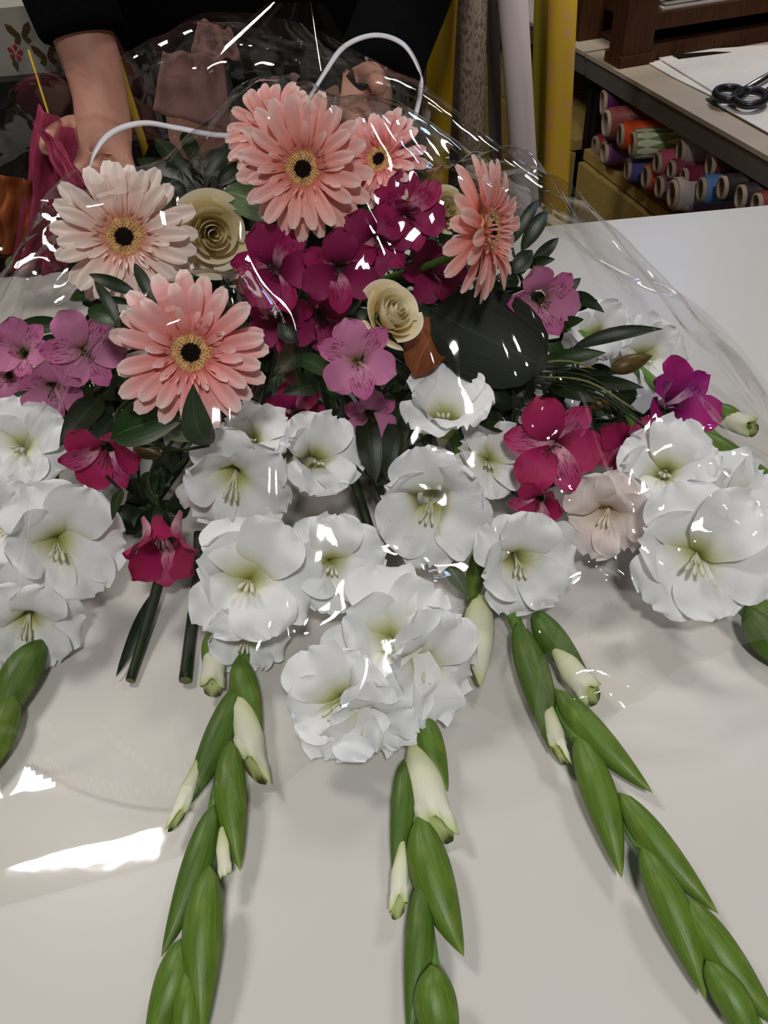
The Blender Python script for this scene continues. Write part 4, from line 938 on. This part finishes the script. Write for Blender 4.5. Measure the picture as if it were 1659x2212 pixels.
# printed card with butterflies leaning behind on the left
def card():
    e = empty('gift_bag', aty(60, 330, 1.3), 'white gift bag printed with butterflies and red flowers behind the table', 'bag')
    a, b, c, d = aty(-60, 230, 1.25), aty(150, 160, 1.25), aty(-60, 30, 1.25), aty(70, 36, 1.25)
    x = (b - a).normalized(); base = Vector((a.x - .04, 1.27, .0)); W = (b - a).length + .06
    top = c.z
    m = MB(); zb = aty(60, 160, 1.27).z; m.box(base.x, base.x + W, 1.27, 1.37, zb, top); M['bag_paper'] = plain('bag_paper', srgb(150, 147, 138), .8, .1, .05, 20); o = obj('paper_body', m.mesh('paper_body', M['bag_paper'], False)); wparent(o, e)
    def decal(name, px, py, shapes, mat):
        p = aty(px, py, 1.2685); m = MB()
        for poly in shapes:
            k = len(poly); v = [Vector((p.x + q[0] * .001, 1.2692, p.z + q[1] * .001)) for q in poly] + [Vector((p.x + q[0] * .001, 1.2675, p.z + q[1] * .001)) for q in poly]
            m.add(v, [tuple(range(k)), tuple(range(k, 2 * k))[::-1]] + [(i, (i + 1) % k, (i + 1) % k + k, i + k) for i in range(k)])
        o = obj(name, m.mesh(name, mat, False)); wparent(o, e)
    br = plain('butterfly_ink', srgb(70, 54, 30), .8, .1, .4, 300); rd = plain('flower_ink', srgb(150, 40, 52), .8, .1, .2, 100); gn = plain('leaf_ink', srgb(60, 70, 50), .8, .1, .2, 100)
    wing = [(1, 0), (9, 11), (17, 14), (16, 5), (8, -2)]; low = [(1, -1), (8, -3), (12, -9), (6, -12), (2, -6)]
    mir = lambda q: [(-x_, y_) for x_, y_ in q][::-1]
    decal('butterfly_print', 44, 74, [wing, low, mir(wing), mir(low)], br)
    decal('butterfly_print', 100, 120, [wing, low, mir(wing), mir(low)], br)
    pet = lambda a_: [(2 * math.cos(a_), 2 * math.sin(a_)), (9 * math.cos(a_ - .4), 9 * math.sin(a_ - .4)), (11 * math.cos(a_), 11 * math.sin(a_)), (9 * math.cos(a_ + .4), 9 * math.sin(a_ + .4))]
    decal('flower_print', 33, 114, [pet(k * 2 * PI / 5) for k in range(5)], rd)
    decal('leaf_print', 33, 138, [[(0, 8), (4, 0), (0, -10), (-4, 0)]], gn)
card()
zb = aty(60, 160, 1.27).z; q = aty(60, 160, 1.27)
tag(box_obj('storage_crate', (q.x - .22, q.x + .10, 1.24, 1.4, 0, zb), 'shelf_dark'), 'dark crate under the butterfly printed bag', 'crate')
M['yellow_strip'] = plain('yellow_strip', srgb(206, 172, 24), .5, .4, .1, 20)
p0, p1 = aty(225, 40, 1.36), aty(262, 160, 1.34); d = (p1 - p0).normalized(); pb = p0 + d * ((0.006 - p0.z) / d.z)
m = MB(); m.tube([p0 - d * .3, p0, p1, pb], .008, 10, True, .5); tag(obj('yellow_stake', m.mesh('yellow_stake', M['yellow_strip'])), 'flat yellow stake behind the forearm', 'stake')
m = MB(); q0 = aty(62, 108, 1.1); q1 = aty(92, 205, 1.1); dd = (q1 - q0).normalized(); q1 = q0 + dd * ((.003 - q0.z) / dd.z); m.tube([q0, q1], .0015, 6); tag(obj('yellow_stick', m.mesh('yellow_stick', M['yellow_strip'])), 'thin yellow stick in front of the butterfly bag', 'stick')
M['plum_cloth'] = plain('plum_box', srgb(96, 56, 62), .8, .1, .2, 12)
q = aty(272, 80, 1.32); m = MB(); m.box(q.x - .06, q.x + .07, 1.42, 1.54, 0, q.z + .07); tag(obj('cardboard_carton', m.mesh('cardboard_carton', M['plum_cloth'], False)), 'tall dull plum box standing behind the forearm', 'box')

# ------------------------------------------------------------------ the florist
def skin_figure(name, joints, edges, mat, root, parent, levels=1):
    me = bpy.data.meshes.new(name); keys = list(joints); me.from_pydata([tuple(joints[k][0]) for k in keys], [(keys.index(a), keys.index(b)) for a, b in edges], []); me.update()
    o = bpy.data.objects.new(name, me); COL.objects.link(o); me.materials.append(M[mat])
    md = o.modifiers.new('skin', 'SKIN'); md.use_smooth_shade = True
    sv = me.skin_vertices[0].data
    for i, k in enumerate(keys):
        r = joints[k][1]; sv[i].radius = r if isinstance(r, tuple) else (r, r); sv[i].use_root = (k == root)
    s = o.modifiers.new('sub', 'SUBSURF'); s.levels = levels; s.render_levels = levels
    wparent(o, parent); return o
pe = empty('person', (-.12, 1.16, 0), 'person in black clothes behind the table, bare forearm holding the wrap', 'person')
J = {}
PX, PY = -.11, 1.20
W1 = aty(222, 215, .95); K1 = aty(182, 75, .97)
W2 = aty(770, 275, .83)
def V(*a): return Vector(a)
J['pelvis'] = (V(PX, PY + .03, .96), (.15, .11)); J['spine'] = (V(PX, PY, 1.14), (.135, .095)); J['chest'] = (V(PX, PY - .02, 1.32), (.16, .115)); J['neck'] = (V(PX, PY - .04, 1.47), .058); J['headlow'] = (V(PX, PY - .07, 1.56), (.068, .075)); J['headtop'] = (V(PX, PY - .06, 1.66), (.075, .09)); J['crown'] = (V(PX, PY - .05, 1.72), .05)
ED = [('pelvis', 'spine'), ('spine', 'chest'), ('chest', 'neck'), ('neck', 'headlow'), ('headlow', 'headtop'), ('headtop', 'crown')]
for sd, nm in ((-1, 'a'), (1, 'b')):
    J['hip' + nm] = (V(PX + sd * .09, PY + .03, .88), .09); J['knee' + nm] = (V(PX + sd * .1, PY + .02, .48), .058); J['ankle' + nm] = (V(PX + sd * .1, PY + .05, .09), .04); J['toe' + nm] = (V(PX + sd * .11, PY - .1, .035), .034)
    ED += [('pelvis', 'hip' + nm), ('hip' + nm, 'knee' + nm), ('knee' + nm, 'ankle' + nm), ('ankle' + nm, 'toe' + nm)]
    J['shoulder' + nm] = (V(PX + sd * .185, PY - .02, 1.40), .062); ED.append(('chest', 'shoulder' + nm))
J['elbowa'] = (V(-.33, 1.09, H + .43), .044); J['mida'] = (K1, .036); J['wrista'] = (W1, .030)
J['elbowb'] = (V(.14, 1.12, H + .33), .046); J['midb'] = (aty(850, 70, .98), .036); J['wristb'] = (aty(805, 185, .89), .028)
ED += [('shouldera', 'elbowa'), ('elbowa', 'mida'), ('mida', 'wrista'), ('shoulderb', 'elbowb'), ('elbowb', 'midb'), ('midb', 'wristb')]
def hand(nm, wrist, fd, side, curl):
    fd = fd.normalized(); side = (side - fd * side.dot(fd)).normalized(); pal = fd.cross(side).normalized()
    pm = wrist + fd * .045; J['palm' + nm] = (pm, (.036, .016)); ED.append(('wrist' + nm, 'palm' + nm))
    for k, (off, ln) in enumerate(((-.028, .068), (-.009, .078), (.010, .073), (.027, .058))):
        b = wrist + fd * .085 + side * off; c1 = b + (fd * math.cos(curl) + pal * math.sin(curl)) * ln * .5; c2 = c1 + (fd * math.cos(curl * 2.2) + pal * math.sin(curl * 2.2)) * ln * .5
        for q, (pt, r) in enumerate(((b, .0095), (c1, .0088), (c2, .0072))): J['f%s%d%d' % (nm, k, q)] = (pt, r)
        ED.extend([('palm' + nm, 'f%s%d0' % (nm, k)), ('f%s%d0' % (nm, k), 'f%s%d1' % (nm, k)), ('f%s%d1' % (nm, k), 'f%s%d2' % (nm, k))])
    b = wrist + fd * .03 - side * .035; c1 = b + (fd * .7 - side * .5 + pal * .4).normalized() * .035; c2 = c1 + (fd * .9 + pal * .5).normalized() * .028
    for q, (pt, r) in enumerate(((b, .012), (c1, .0105), (c2, .008))): J['t%s%d' % (nm, q)] = (pt, r)
    ED.extend([('palm' + nm, 't%s0' % nm), ('t%s0' % nm, 't%s1' % nm), ('t%s1' % nm, 't%s2' % nm)])
hand('a', W1, aty(225, 330, .90) - W1, V(1, .2, 0), .55)
hand('b', J['wristb'][0], W2 - J['wristb'][0], V(.3, 1, 0), .7)
skin_figure('body', J, ED, 'skin', 'pelvis', pe, 2)
CJ = {k: (J[k][0], tuple(a + .012 for a in J[k][1]) if isinstance(J[k][1], tuple) else J[k][1] + .012) for k in ('pelvis', 'spine', 'chest', 'shouldera', 'shoulderb', 'elbowa', 'elbowb')}
for nm in 'ab': CJ['mid' + nm] = (J['mid' + nm][0], .050 if nm == 'a' else .05)
CJ['cola'] = (J['neck'][0] + V(0, .01, -.05), .07)
CJ['spine'] = (CJ['spine'][0], (.205, .12)); CJ['chest'] = (CJ['chest'][0], (.20, .13)); CJ['pelvis'] = (CJ['pelvis'][0], (.19, .125))
CJ['pelvis'] = (CJ['pelvis'][0], (.185, .13))
for nm in 'ab': CJ['cuff' + nm] = (J['mid' + nm][0].lerp(J['wrist' + nm][0],  .04 if nm == 'a' else 1.22), .049)
skin_figure('sweater', CJ, [('pelvis', 'spine'), ('spine', 'chest'), ('chest', 'cola'), ('chest', 'shouldera'), ('chest', 'shoulderb'), ('shouldera', 'elbowa'), ('shoulderb', 'elbowb'), ('elbowa', 'mida'), ('elbowb', 'midb'), ('mida', 'cuffa'), ('midb', 'cuffb')], 'black_cloth', 'pelvis', pe, 2)
TJ = {k: (J[k][0], tuple(a + .01 for a in J[k][1]) if isinstance(J[k][1], tuple) else J[k][1] + .014) for k in ('pelvis', 'hipa', 'hipb', 'kneea', 'kneeb', 'anklea', 'ankleb')}
skin_figure('trousers', TJ, [('pelvis', 'hipa'), ('pelvis', 'hipb'), ('hipa', 'kneea'), ('hipb', 'kneeb'), ('kneea', 'anklea'), ('kneeb', 'ankleb')], 'black_cloth', 'pelvis', pe, 2)
for nm in 'ab': skin_figure('shoe', {'h': (J['ankle' + nm][0] + V(0, .02, -.045), .042), 't': (J['toe' + nm][0] + V(0, -.03, .005), .038)}, [('h', 't')], 'black_plastic', 'h', pe, 2)
hd = J['headtop'][0]
m = MB(); m.lathe([(0.0, .105), (.05, .095), (.085, .05), (.098, -.02), (.09, -.09), (.075, -.12)], 20, Matrix.Translation(hd + V(0, .03, .0))); o = obj('hair', m.mesh('hair', M['hair'])); wparent(o, pe)
for sx in (-1, 1):
    m = MB(); m.lathe([(0, .012), (.009, .008), (.012, 0), (.009, -.008), (0, -.012)], 12, Matrix.Translation(hd + V(sx * .032, -.088, -.03))); o = obj('eye', m.mesh('eye', M['paper'])); wparent(o, pe)
    m = MB(); m.lathe([(0, .006), (.005, .004), (.007, 0), (.005, -.004), (0, -.006)], 10, Matrix.Translation(hd + V(sx * .032, -.098, -.03))); o = obj('pupil', m.mesh('pupil', M['black_plastic'])); wparent(o, pe)
m = MB(); m.tube([hd + V(0, -.09, -.03), hd + V(0, -.118, -.068), hd + V(0, -.09, -.078)], [.008, .014, .01], 8); o = obj('nose', m.mesh('nose', M['skin'])); wparent(o, pe)
M['lips'] = plain('lips', srgb(176, 96, 90), .5, .3, .1, 40)
m = MB(); m.tube([hd + V(-.026, -.082, -.105), hd + V(0, -.092, -.105), hd + V(.026, -.082, -.105)], [.003, .007, .003], 8); o = obj('mouth', m.mesh('mouth', M['lips'])); wparent(o, pe)
